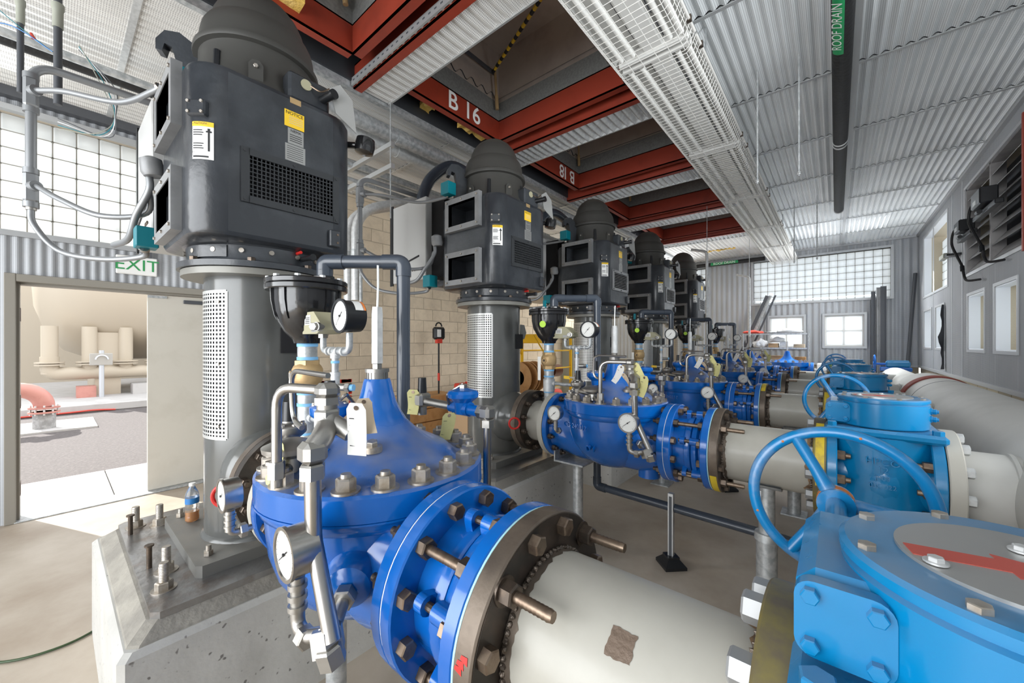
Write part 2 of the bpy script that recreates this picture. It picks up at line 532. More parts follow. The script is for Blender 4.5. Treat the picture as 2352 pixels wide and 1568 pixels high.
mat('switch_beige', (0.36, 0.34, 0.23), 0.5)
mat('teal_box', (0.0, 0.16, 0.20), 0.45)
mat('dial_white', (0.80, 0.80, 0.77), 0.4)
mat('ink', (0.015, 0.015, 0.017), 0.6)
mat('paper_yellow', (0.66, 0.62, 0.28), 0.75, col2=(0.58, 0.54, 0.24), nscale=9)
mat('paper_white', (0.78, 0.77, 0.74), 0.7)
mat('paper_tan', (0.55, 0.45, 0.33), 0.75)
mat('sticker_white', (0.74, 0.74, 0.72), 0.4)
mat('sticker_yellow', (0.80, 0.52, 0.03), 0.4)
mat('sticker_green', (0.45, 0.72, 0.05), 0.4)
mat('sticker_orange', (0.75, 0.20, 0.03), 0.4)
mat('nameplate', (0.42, 0.42, 0.41), 0.35, 0.6)
mat('exit_green', (0.03, 0.26, 0.08), 0.5)
mat('label_green', (0.01, 0.28, 0.09), 0.45)
mat('concrete', (0.49, 0.48, 0.455), 0.75, 0, speck=(0.16, 0.15, 0.14), col2=(0.38, 0.37, 0.345), nscale=2.2, lo=0.35, hi=0.7, bump=0.15, bscale=40)
mat('grout', (0.22, 0.205, 0.18), 0.85, 0, col2=(0.31, 0.29, 0.25), nscale=5, bump=0.35, bscale=45)
mat('floor_concrete', (0.31, 0.25, 0.19), 0.5, 0, col2=(0.48, 0.425, 0.355), nscale=1.1, lo=0.35, hi=0.68, bump=0.08, bscale=14, rough2=0.4)
mat('cmu', (0.61, 0.515, 0.39), 0.85, 0, col2=(0.54, 0.455, 0.345), nscale=9, bump=0.25, bscale=90, rand=0.07)
mat('cmu_grey', (0.42, 0.37, 0.28), 0.85, 0, bump=0.3, bscale=60, rand=0.08)
mat('mortar', (0.42, 0.365, 0.29), 0.9)
mat('frame_beige', (0.24, 0.225, 0.195), 0.45)
mat('door_paint', (0.50, 0.475, 0.42), 0.45, 0, col2=(0.44, 0.415, 0.36), nscale=3.0, lo=0.5, hi=0.75)
mat('hinge', (0.24, 0.20, 0.18), 0.5, 0.4)
mat('reveal_white', (0.70, 0.73, 0.77), 0.4, 0.1)
mat('trim_grey', (0.42, 0.43, 0.44), 0.4, 0.4)
mat('dark_trim', (0.09, 0.095, 0.105), 0.5, 0.3)
mat('strut', (0.60, 0.61, 0.61), 0.38, 0.7)
mat('shaft_galv', (0.25, 0.255, 0.25), 0.5, 0.5, col2=(0.30, 0.31, 0.30), nscale=45, lo=0.42, hi=0.58)
mat('hatch_metal', (0.60, 0.53, 0.47), 0.3, 0.5, col2=(0.52, 0.45, 0.40), nscale=4)
mat('deck_dark', (0.06, 0.065, 0.072), 0.5, 0.5)
mat('insulation', (0.62, 0.40, 0.09), 0.95, 0, bump=0.9, bscale=40, col2=(0.72, 0.50, 0.16), nscale=14)
mat('black_insulated', (0.012, 0.012, 0.013), 0.6, 0, bump=0.5, bscale=35)
mat('lamp_white', (0.68, 0.68, 0.66), 0.4)
mat('wire_white', (0.72, 0.71, 0.68), 0.4, 0.2)
mat('tube_glass', (0.85, 0.85, 0.82), 0.2)
mat('louver', (0.30, 0.29, 0.285), 0.42, 0.75, col2=(0.22, 0.21, 0.21), nscale=5)
mat('asphalt', (0.085, 0.075, 0.074), 0.9, 0, col2=(0.12, 0.107, 0.104), nscale=30, bump=0.5, bscale=60)
mat('pale_concrete', (0.45, 0.44, 0.43), 0.8, 0, col2=(0.40, 0.39, 0.38), nscale=3)
mat('tank_cream', (0.46, 0.40, 0.315), 0.55)
mat('pink_primer', (0.52, 0.24, 0.20), 0.55, 0, col2=(0.46, 0.20, 0.17), nscale=5)
mat('wrap_grey', (0.24, 0.24, 0.24), 0.45, 0, bump=1.0, bscale=25, col2=(0.36, 0.36, 0.36), nscale=12)
mat('sign_back', (0.50, 0.52, 0.55), 0.45, 0.4)
mat('cord_green', (0.03, 0.06, 0.02), 0.5)
mat('label_blue', (0.02, 0.16, 0.42), 0.4)
mat('wood', (0.42, 0.23, 0.09), 0.6, 0, col2=(0.34, 0.17, 0.06), nscale=10)
mat('cardboard', (0.46, 0.31, 0.18), 0.75)
mat('wire_brown', (0.10, 0.035, 0.02), 0.4)
mat('red_plastic', (0.55, 0.05, 0.03), 0.4)
mat('yellow_steel', (0.72, 0.42, 0.01), 0.35)
mat('bag_white', (0.66, 0.67, 0.68), 0.35, 0, bump=1.0, bscale=20)
mat('panel_olive', (0.30, 0.31, 0.26), 0.5)
mat('blue_board', (0.02, 0.13, 0.30), 0.5)
mat('box_grey', (0.50, 0.50, 0.49), 0.35, 0.1)
mat('liquid_amber', (0.80, 0.30, 0.02), 0.1, trans=0.35)
mat('clear_plastic', (0.95, 0.97, 0.98), 0.06, trans=0.95)
mat('lens_glass', (0.98, 0.98, 0.98), 0.02, trans=1.0)
glassblock('glass_block')
perforated('ceiling_perf', (0.80, 0.83, 0.845), (0.28, 0.29, 0.30), (0, 1), 0.0105, 0.27)
perforated('strip_perf', (0.72, 0.71, 0.685), (0.26, 0.255, 0.25), (0, 1), 0.0125, 0.27, metal=0.1)
perforated('clad_perf_x', (0.40, 0.415, 0.435), (0.18, 0.185, 0.195), (1, 2), 0.0115, 0.27)
perforated('clad_perf_y', (0.42, 0.435, 0.455), (0.20, 0.205, 0.215), (0, 2), 0.0115, 0.24)
# ---------------------------------------------------------------- the hall
XL, XR, YB, YN, ZC = -5.6, 1.32, 11.55, -4.0, 3.85
def struct(name, kind='structure'):
    return tag(place(name, None), kind=kind)

def corr(b, o, u, v, n, lu, lv, pitch=0.0675, amp=0.009, seg=6, holes=()):
    """corrugated sheet from corner o: ripple along u, ribs along v, normal n; holes = (u0,u1,v0,v1)"""
    o, u, v, n = V(o), V(u), V(v), V(n)
    us = [pitch / seg * k for k in range(int(lu / pitch * seg) + 1)]
    if us[-1] < lu - 1e-4: us.append(lu)
    for h in holes:
        for e in h[:2]:
            if 0 < e < lu: us.append(e)
    us = sorted(set(round(x, 5) for x in us))
    vs = [0, lv] + [e for h in holes for e in h[2:] if 0 < e < lv]
    vs = sorted(set(round(x, 5) for x in vs))
    pts = []
    for x in us:
        hgt = amp * math.sin(2 * PI * x / pitch)
        for y in vs: pts.append(o + u * x + v * y + n * hgt)
    m = len(vs); fs = []
    for i in range(len(us) - 1):
        cx = (us[i] + us[i + 1]) / 2
        for j in range(m - 1):
            cy = (vs[j] + vs[j + 1]) / 2
            if any(h[0] < cx < h[1] and h[2] < cy < h[3] for h in holes): continue
            fs.append((i * m + j, (i + 1) * m + j, (i + 1) * m + j + 1, i * m + j + 1))
    b.add(pts, fs)
    return b

# floor
floor = MB().box(XL - .2, XR + .2, YN, YB + .2, -0.15, 0).build('floor', 'floor_concrete', sharp=None)
tag(floor, kind='structure')

# block walls, each block its own piece where it can be told apart
def block_wall(name, parent, o, u, n, lu, lz, z0=0.0, bl=0.4, bh=0.2, t=0.12, m='cmu', single=None, half=True):
    """running-bond wall; single(u, z) says which blocks are objects of their own"""
    o, u, n = V(o), V(u), V(n)
    g = 0.005
    far = MB(); cache = {}
    def blockmesh(L, H):
        k = (round(L, 3), round(H, 3))
        if k not in cache:
            b = MB(); M = Matrix((u, n, Vector((0, 0, 1)))).transposed().to_4x4()
            b.box(g, L - g, -t, 0, g, H - g, c=0.004, M=M)
            cache[k] = b
        return cache[k]
    meshes = {}
    rows = int(math.ceil(lz / bh - 1e-6))
    for r in range(rows):
        z = r * bh; H = min(bh, lz - z)
        x = -bl / 2 if (r % 2 and half) else 0.0
        while x < lu - 1e-6:
            a, e = max(x, 0), min(x + bl, lu)
            x += bl
            if e - a < 0.03: continue
            b = blockmesh(e - a, H)
            pos = o + u * a + Vector((0, 0, z0 + z))
            if single and single(a, z0 + z):
                k = (round(e - a, 3), round(H, 3))
                if k not in meshes: meshes[k] = b.mesh('block', m)
                place('block', meshes[k], parent, pos)
            else:
                far.merge(b, Matrix.Translation(pos))
    if far.v:
        f = far.build('block_courses', m, parent)
        f['kind'] = 'stuff'
    mb = MB(); M = Matrix((u, n, Vector((0, 0, 1)))).transposed().to_4x4(); M.translation = o + Vector((0, 0, z0))
    mb.box(0, lu, -t - .03, -0.006, 0, lz, M=M)
    mb.build('mortar_bed', 'mortar', parent, sharp=None)

# --- left wall: door, glass-block window and corrugated cladding near the camera, bare block beyond
WY0, WY1, WZ0, WZ1 = -2.1, 0.60, 2.60, 3.65     # window above the door
DY0, DYM, DY1, DZ = -0.19, 0.65, 1.49, 2.13
CY = 1.62                                       # cladding ends, block wall begins
wl = struct('wall_left')
b = MB()
corr(b, (XL, YN, 0), (0, 1, 0), (0, 0, 1), (1, 0, 0), CY - YN, ZC, amp=0.007,
     holes=[(WY0 - YN, WY1 - YN, WZ0, WZ1), (DY0 - .07 - YN, DY1 + .07 - YN, -1, DZ + .09)])
b.build('cladding', 'clad_perf_x', wl)
b = MB()
b.box(XL - .26, XL - .02, YN, DY0 - .05, 0, WZ0); b.box(XL - .26, XL - .02, YN, WY0, WZ0, WZ1); b.box(XL - .26, XL - .02, YN, DY0 - .05, WZ1, ZC); b.box(XL - .26, XL - .02, DY1 + .05, CY, 0, ZC)
b.box(XL - .26, XL - .02, DY0 - .05, DY1 + .05, DZ + .06, WZ0)
b.box(XL - .26, XL - .02, DY0 - .05, DY1 + .05, WZ1, ZC) ; b.box(XL - .26, XL - .02, WY1, DY1 + .05, WZ0, WZ1)
b.build('wall_core', 'mortar', wl, sharp=None)
block_wall('wall_left', wl, (XL + .02, CY, 0), (0, 1, 0), (1, 0, 0), YB - CY, ZC,
           single=lambda u, z: 0.0 <= u < 3.6 and z < 3.8)
# trims round the window and at the head of the wall
t = MB()
t.box(XL - .02, XL + .05, WY0 - .06, WY1, WZ1, WZ1 + .05); t.box(XL - .02, XL + .03, WY0 - .06, WY1 + .02, WZ0 - .05, WZ0)
t.build('window_trim', 'trim_grey', wl)
MB().box(XL, XL + .07, WY1 + .0, WY1 + .075, WZ0 - .1, ZC).build('corner_channel', 'dark_trim', wl)
MB().box(XL - .02, XL + .09, YN, CY, ZC - .09, ZC - .01).build('eave_angle', 'dark_trim', wl)

def glass_window(name, o, u, n, cols, rows, size, joined=False, lens=0.076):
    """window of glass blocks: every block is a piece of its own in a mortar grid"""
    w = struct(name)
    o, u, n = V(o), V(u), V(n)
    M = Matrix((u, n, Vector((0, 0, 1)))).transposed().to_4x4()
    g = 0.0045
    bm_ = MB(); s = size
    bm_.box(g, s - g, -lens, 0, g, s - g, c=0.008, M=M)
    me = bm_.mesh('glass_block', 'glass_block')
    fr = MB()
    for i in range(cols + 1):
        M2 = M.copy(); M2.translation = o
        fr.box(i * s - g, i * s + g, -lens + .008, -.008, 0, rows * s, M=M2)
    for j in range(rows + 1):
        M2 = M.copy(); M2.translation = o
        fr.box(0, cols * s, -lens + .008, -.008, j * s - g, j * s + g, M=M2)
    fr.build('joint_grid', 'frame_beige', w, sharp=None)
    if joined:
        jb = MB()
        for i in range(cols):
            for j in range(rows): jb.merge(bm_, Matrix.Translation(o + u * (i * s) + Vector((0, 0, j * s))))
        jb.build('glass_blocks', 'glass_block', w)['kind'] = 'stuff'
        return w
    for i in range(cols):
        for j in range(rows):
            place('glass_block', me, w, o + u * (i * s) + Vector((0, 0, j * s)))
    return w
glass_window('window_1', (XL - .06, WY0, WZ0), (0, 1, 0), (1, 0, 0), 18, 7, 0.15)

# --- the double door: one leaf swung out, one shut
dr = struct('door_1')
f = MB()
for y0, y1 in ((DY0 - .085, DY0 - .02), (DY1 + .02, DY1 + .085)):
    f.box(XL - .16, XL + .035, y0, y1, 0, DZ + .09, c=.004)
f.box(XL - .16, XL + .033, DY0 - .02, DY1 + .02, DZ + .021, DZ + .088, c=.004)
for y0, y1 in ((DY0 - .03, DY0), (DY1, DY1 + .03)):
    f.box(XL - .16, XL - .03, y0, y1, 0, DZ + .03, c=.003)
f.box(XL - .158, XL - .032, DY0, DY1, DZ, DZ + .03, c=.003)
f.build('door_frame', 'frame_beige', dr)
lf = MB().box(XL - .10, XL - .055, DYM + .005, DY1 - .004, .02, DZ - .01, c=.002).build('door_leaf', 'door_paint', dr)
MB().box(XL - .055, XL - .03, DYM + .30, DYM + .74, DZ - .085, DZ - .045, c=.004).build('closer_arm', 'dark_trim', lf)
MB().box(XL - .052, XL - .044, DYM + .005, DYM + .16, DZ - .04, DZ - .012).build('coordinator', 'galvanised', lf)
lo = MB().box(-.84, 0, -.022, .022, .02, DZ - .01, c=.002).build('door_leaf', 'door_paint', dr, loc=(XL - .12, DY0 - .02, 0))
lo.rotation_euler = (0, 0, rad(32))
for z in (0.28, 1.07, 1.86):
    MB().box(XL - .14, XL - .05, DY0 - .004, DY0 + .004, z - .06, z + .06).build('hinge', 'hinge', dr)
MB().box(XL - .2, XL + .04, DY0 - .03, DY1 + .03, 0.0, 0.012, c=.004).build('threshold', 'galvanised', dr)

# exit sign
ex = thing('exit_sign', 'white exit sign with green letters above the double door', 'sign', (XL + .012, 0.41, 2.31))
MB().box(0, .03, 0, .31, 0, .19, c=.008).build('sign_plate', 'sticker_white', ex)
text('lettering', 'EXIT', .165, (.032, .155, .095), (0, 1, 0), (0, 0, 1), 'exit_green', ex, align='CENTER')

# --- back wall
bw = struct('wall_back')
BWIN = (-1.62, 0.90, 2.60, 3.66); BS1 = (-1.27, -.59, 1.50, 2.24); BS2 = (-.20, .48, 1.53, 2.24); BWL = (-5.4, -2.72, 2.60, 3.66)
b = MB()
corr(b, (XR, YB, 1.12), (-1, 0, 0), (0, 0, 1), (0, -1, 0), XR - XL, ZC - 1.12, pitch=0.12, amp=0.013, seg=8,
     holes=[(XR - w[1], XR - w[0], w[2] - 1.12, w[3] - 1.12) for w in (BWIN, BS1, BS2, BWL)])
b.build('cladding', 'clad_perf_y', bw)
block_wall('wall_back', bw, (XL, YB + .02, 0), (1, 0, 0), (0, -1, 0), XR - XL, 1.15, m='cmu_grey',
           single=lambda u, z: False)
b = MB()
def holed(b, x0, x1, z0, z1, holes, y0, y1):
    xs = sorted({x0, x1, *[h[0] for h in holes], *[h[1] for h in holes]}); zs = sorted({z0, z1, *[h[2] for h in holes], *[h[3] for h in holes]})
    for i in range(len(xs) - 1):
        for j in range(len(zs) - 1):
            cx, cz = (xs[i] + xs[i + 1]) / 2, (zs[j] + zs[j + 1]) / 2
            if any(h[0] < cx < h[1] and h[2] < cz < h[3] for h in holes): continue
            b.box(xs[i], xs[i + 1], y0, y1, zs[j], zs[j + 1])
holed(b, XL - .2, XR + .2, 1.12, ZC + .6, [BWIN, BS1, BS2, BWL], YB + .02, YB + .22)
b.build('wall_core', 'mortar', bw, sharp=None)
t = MB()
for w in (BWIN, BS1, BS2, BWL):
    t.box(w[0] - .045, w[0], YB - .03, YB + .08, w[2] - .045, w[3] + .045); t.box(w[1], w[1] + .045, YB - .03, YB + .08, w[2] - .045, w[3] + .045)
    t.box(w[0], w[1], YB - .03, YB + .08, w[2] - .045, w[2]); t.box(w[0], w[1], YB - .03, YB + .08, w[3], w[3] + .045)
t.box(XL, XR, YB - .03, YB, 1.10, 1.14)
t.build('window_trim', 'trim_grey', bw)
glass_window('window_2', (BWIN[0], YB + .06, BWIN[2]), (1, 0, 0), (0, -1, 0), 17, 7, 0.15)
glass_window('window_3', (BWL[1] - .15 * 5, YB + .06, BWL[2]), (1, 0, 0), (0, -1, 0), 5, 7, 0.15)
wl3 = tag(MB().box(BWL[0], BWL[1] - .75, YB + .06, YB + .14, BWL[2], BWL[3]).build('wall_back_infill', 'glass_block', sharp=None), kind='structure')
def pane_window(name, x0, x1, z0, z1, y):
    w = struct(name)
    f = MB(); xm = (x0 + x1) / 2; zm = (z0 + z1) / 2
    for a, c in ((x0, x0 + .03), (x1 - .03, x1), (xm - .012, xm + .012)): f.box(a, c, y, y + .06, z0, z1)
    for a, c in ((z0, z0 + .03), (z1 - .03, z1), (zm - .012, zm + .012)): f.box(x0, x1, y + .002, y + .058, a, c)
    f.build('sash', 'paper_white', w, sharp=None)
    for a, c in ((x0 + .03, xm - .012), (xm + .012, x1 - .03)):
        for e, g in ((z0 + .03, zm - .012), (zm + .012, z1 - .03)):
            MB().box(a, c, y + .025, y + .035, e, g).build('pane', 'glass_block', w, sharp=None)
pane_window('window_4', *BS1, YB + .03)
pane_window('window_5', *BS2, YB + .03)

# --- right wall: cladding above a block base, deep window slots, louvers
rw = struct('wall_right')
RS = [(5.87, 6.55), (6.93, 7.66), (9.1, 9.77), (10.16, 10.9)]
RH = [(a, c, 1.52, 2.21) for a, c in RS] + [(8.85, 10.95, 2.50, 3.64), (5.70, 7.80, 2.50, 3.63), (.30, 4.35, 2.50, 3.64)]
b = MB()
corr(b, (XR, YN, 1.14), (0, 1, 0), (0, 0, 1), (-1, 0, 0), YB - YN, ZC - 1.14, pitch=0.034, amp=0.0035, seg=4,
     holes=[(h[0] - YN, h[1] - YN, h[2] - 1.14, h[3] - 1.14) for h in RH])
b.build('cladding', 'clad_perf_x', rw)
b = MB()
ys = sorted({YN, YB + .2, *[h[0] for h in RH], *[h[1] for h in RH]}); zs = sorted({1.14, ZC + .6, *[h[2] for h in RH], *[h[3] for h in RH]})
for i in range(len(ys) - 1):
    for j in range(len(zs) - 1):
        cy, cz = (ys[i] + ys[i + 1]) / 2, (zs[j] + zs[j + 1]) / 2
        if any(h[0] < cy < h[1] and h[2] < cz < h[3] for h in RH): continue
        b.box(XR + .09, XR + .36, ys[i], ys[i + 1], zs[j], zs[j + 1])
b.build('wall_core', 'cmu_grey', rw, sharp=None)
t = MB(); rv = MB()
for k, h in enumerate(RH):
    w = .035
    for a, c in ((h[0] - w, h[0]), (h[1], h[1] + w)): t.box(XR - .012, XR + .02, a, c, h[2] - w, h[3] + w)
    for a, c in ((h[2] - w, h[2]), (h[3], h[3] + w)): t.box(XR - .012, XR + .02, h[0], h[1], a, c)
    if k < 5:
        e = .012
        rv.box(XR, XR + .10, h[1] - e, h[1], h[2], h[3]); rv.box(XR, XR + .09, h[0], h[0] + e, h[2], h[3])
        rv.box(XR, XR + .10, h[0], h[1], h[2], h[2] + e); rv.box(XR, XR + .10, h[0], h[1], h[3] - e, h[3])
t.box(XR - .02, XR + .02, YN, YB, 1.10, 1.145)
t.build('window_trim', 'trim_grey', rw)
rv.build('window_reveal', 'reveal_white', rw, sharp=None)
for y in (4.95, 7.95, 8.55, 10.0):
    MB().box(XR - .008, XR + .004, y - .012, y + .012, 1.14, ZC).build('sheet_seam', 'trim_grey', rw, sharp=None)
block_wall('wall_right', rw, (XR + .02, YB, 0), (0, -1, 0), (-1, 0, 0), YB - YN, 1.14, m='cmu_grey',
           single=lambda u, z: 2.0 <= u < 8.4 and z > 0.75)
glass_window('window_11', (XR + .24, 4.35, 2.50), (0, -1, 0), (-1, 0, 0), 27, 7, 0.15, joined=True)  # unseen window added to go with the right-hand fill lamp
glass_window('window_6', (XR + .24, 10.95, 2.50), (0, -1, 0), (-1, 0, 0), 14, 7, 0.15)
n = 7
for (a, c) in RS:
    w = struct('window_%d' % n); n += 1
    MB().box(XR + .31, XR + .32, a, c, 1.52, 2.21).build('pane', 'glass_block', w, sharp=None)
    MB().box(XR + .29, XR + .33, a, a + .03, 1.52, 2.21).build('sash', 'trim_grey', w, sharp=None)

# torn sheet edge hanging from the second slot window
b = MB(); pts = []
for k in range(13):
    z = 2.21 - k * 0.085; w = 0.008 + .018 * math.sin(k * .9) ** 2 + (.035 if 5 < k < 8 else 0)
    pts += [(XR - .01, 9.06 + .01 * math.sin(k), z), (XR - .03 - w, 9.02 - .015 * k / 6, z)]
b.add(pts, [(2 * k, 2 * k + 1, 2 * k + 3, 2 * k + 2) for k in range(12)])
b.add([(p[0] - .004, p[1] - .004, p[2]) for p in pts], [(2 * k, 2 * k + 1, 2 * k + 3, 2 * k + 2) for k in range(12)])
b.build('torn_sheet', 'dark_trim', rw)

# louver with its blades
lv = thing('wall_louver', 'large metal louver with dark slanting blades high on the right wall', 'louver', (XR, 5.70, 2.50))
f = MB()
for y in (0, 1.05, 2.06): f.box(.005, .12, y, y + .04, 0, 1.13)
f.box(.005, .12, 0, 2.1, -.03, .02); f.box(.005, .12, 0, 2.1, 1.11, 1.14)
f.build('louver_frame', 'louver', lv)
MB().box(-.02, .01, -.03, 0.0, -.06, 1.2).build('red_edge', 'primer_red', lv)
for y0, y1 in ((.04, 1.05), (1.09, 2.06)):
    for k in range(7):
        z = .03 + k * .157
        bl = MB().prism([(0.01, 0), (.11, .135), (.113, .132), (.013, -.003)], (0, y0, z), (1, 0, 0), (0, 0, 1), (0, y1 - y0, 0))
        bl.build('blade', 'louver', lv, sharp=None)
MB().box(.20, .22, 0, 2.1, 0, 1.13).build('added_backing', 'dark_trim', lv, sharp=None)  # opaque panel added to block daylight between the blades
# actuators with flexible conduit
def actuator(loc, label, big):
    a = thing('louver_actuator', label, 'actuator', (loc[0] - .03, loc[1], loc[2]), 'louver actuators')
    MB().box(-.16, -.03, -.16 * big, .13 * big, -.02, .13 * big, c=.012).build('motor_case', 'black_plastic', a)
    MB().box(-.10, -.04, -.34 * big, .36 * big, -.09, -.04, c=.006).build('crank_arm', 'black_plastic', a)
    MB().box(-.163, -.158, -.06, .06, .0, .05).build('sticker', 'nameplate', a)
    MB().cyl((-.13, -.03, -.07), (-.13, .05, -.07), .022).build('shaft_end', 'black_plastic', a)
    pts = spline([(-.10, .12 * big, .07), (-.14, .24, .05), (-.15, .28, -.10), (-.12, .18, -.28), (-.10, .06, -.42), (-.09, .0, -.56), (-.08, -.10, -.62), (-.01, -.24, -.63)], 6)
    MB().tube(pts, .013, 10).build('flexible_conduit', 'black_insulated', a)
    MB().cyl((-.10, .06, -.42), (-.10, .035, -.48), .02).build('connector', 'black_plastic', a)
    return a
actuator((XR, 6.32, 3.06), 'larger black louver actuator with looping conduit, nearest the frame edge', 1.15)
actuator((XR, 7.15, 2.97), 'smaller black louver actuator with white sticker, farther along the wall', 0.9)
sw = thing('limit_switch', 'yellowish limit switch on a short bracket beside the upper side window', 'switch', (XR - .12, 8.1, 2.83))
MB().box(-.03, .03, .05, .36, -.02, .05, c=.008).build('switch_body', 'panel_olive', sw)
MB().box(-.02, .13, -.1, .08, -.015, .015, c=.004).build('bracket_arm', 'black_plastic', sw)

# --- near wall behind the camera: a wide unseen opening added for fill light
nw = struct('wall_front')
b = MB()
b.box(XL - .26, XL + .5, YN - .2, YN, 0, ZC + .6); b.box(XR - .2, XR + .36, YN - .2, YN, 0, ZC + .6); b.box(XL, XR, YN - .2, YN, 3.6, ZC + .6)
b.build('wall_core', 'cmu', nw, sharp=None)

# --- ceiling
ce = struct('ceiling')
PY = [0.36 + 1.26 * k for k in range(-4, 10)]
for (x0, x1) in ((-1.22, 0.10), (0.14, XR)):
    for k in range(len(PY) - 1):
        y0, y1 = max(PY[k], YN), min(PY[k + 1], YB)
        if y1 - y0 < .05: continue
        key = ('ceil', x0, round(y1 - y0, 3))
        if key not in BOLT:
            b = MB(); corr(b, (0, 0, 0), (1, 0, 0), (0, 1, 0), (0, 0, 1), x1 - x0, y1 - y0 - .012, amp=0.010, seg=8)
            BOLT[key] = b.mesh('ceiling_panel', 'ceiling_perf')
        place('ceiling_panel', BOLT[key], ce, (x0, y0, ZC))
for k in range(len(PY) - 1):
    y0, y1 = max(PY[k], YN), min(PY[k + 1], YB)
    if y1 - y0 < .05: continue
    key = ('ceilL', round(y1 - y0, 3))
    if key not in BOLT:
        b = MB(); corr(b, (0, 0, 0), (1, 0, 0), (0, 1, 0), (0, 0, 1), -3.2 - XL, y1 - y0 - .012, pitch=0.085, amp=0.006, seg=8)
        BOLT[key] = b.mesh('ceiling_panel', 'strip_perf')
    place('ceiling_panel', BOLT[key], ce, (XL, y0, ZC))
bat = MB().box(0, XR + 1.22, -.014, .014, -.016, -.010).mesh('batten', 'trim_grey', None)
batL = MB().box(0, -3.2 - XL, -.02, .02, -.012, -.007).mesh('batten', 'galv_light', None)
for y in PY:
    if YN < y < YB:
        place('batten', bat, ce, (-1.22, y, ZC)); place('batten', batL, ce, (XL, y, ZC))
MB().box(.10, .14, YN, YB, ZC - .03, ZC - .008).build('ridge_trim', 'trim_grey', ce)
MB().box(XR - .04, XR, YN, YB, ZC - .045, ZC + .01).build('wall_angle', 'trim_grey', ce)
MB().box(XL, XR, YB - .04, YB, ZC - .045, ZC + .01).build('wall_angle', 'trim_grey', ce)
MB().box(-3.24, -3.19, YN, YB, ZC - .06, ZC).build('edge_angle', 'galvanised', ce)
MB().box(-1.24, -1.20, YN, YB, ZC - .06, ZC).build('edge_angle', 'galvanised', ce)
b = MB()
corr(b, (-3.2, YN, 4.32), (0, 1, 0), (1, 0, 0), (0, 0, 1), YB - YN, 2.0, pitch=0.15, amp=0.03, seg=6,
     holes=[(yf - 1.15 - YN, yf - YN, .32, 1.80) for yf in (1.50, 3.20, 4.95, 6.75, 8.55)])
b.build('roof_deck', 'deck_dark', ce)
b = MB(); b.box(-3.2, -3.17, YN, YB, ZC, 4.35); b.box(-1.23, -1.20, YN, YB, ZC, 4.35)
b.build('bulkhead', 'deck_dark', ce, sharp=None)
b = MB(); b.box(XL - .26, -3.2, YN, YB + .2, ZC + .03, ZC + .2); b.box(-1.2, XR + .3, YN, YB + .2, ZC + .03, ZC + .2)
b.build('roof_slab', 'deck_dark', ce, sharp=None)
# exposed strip ceiling at the far end
b = MB(); corr(b, (-3.2, 9.05, ZC - .02), (1, 0, 0), (0, 1, 0), (0, 0, 1), 2.0, 2.4, pitch=0.085, amp=0.008, seg=8)
b.build('ceiling_panel', 'strip_perf', ce)

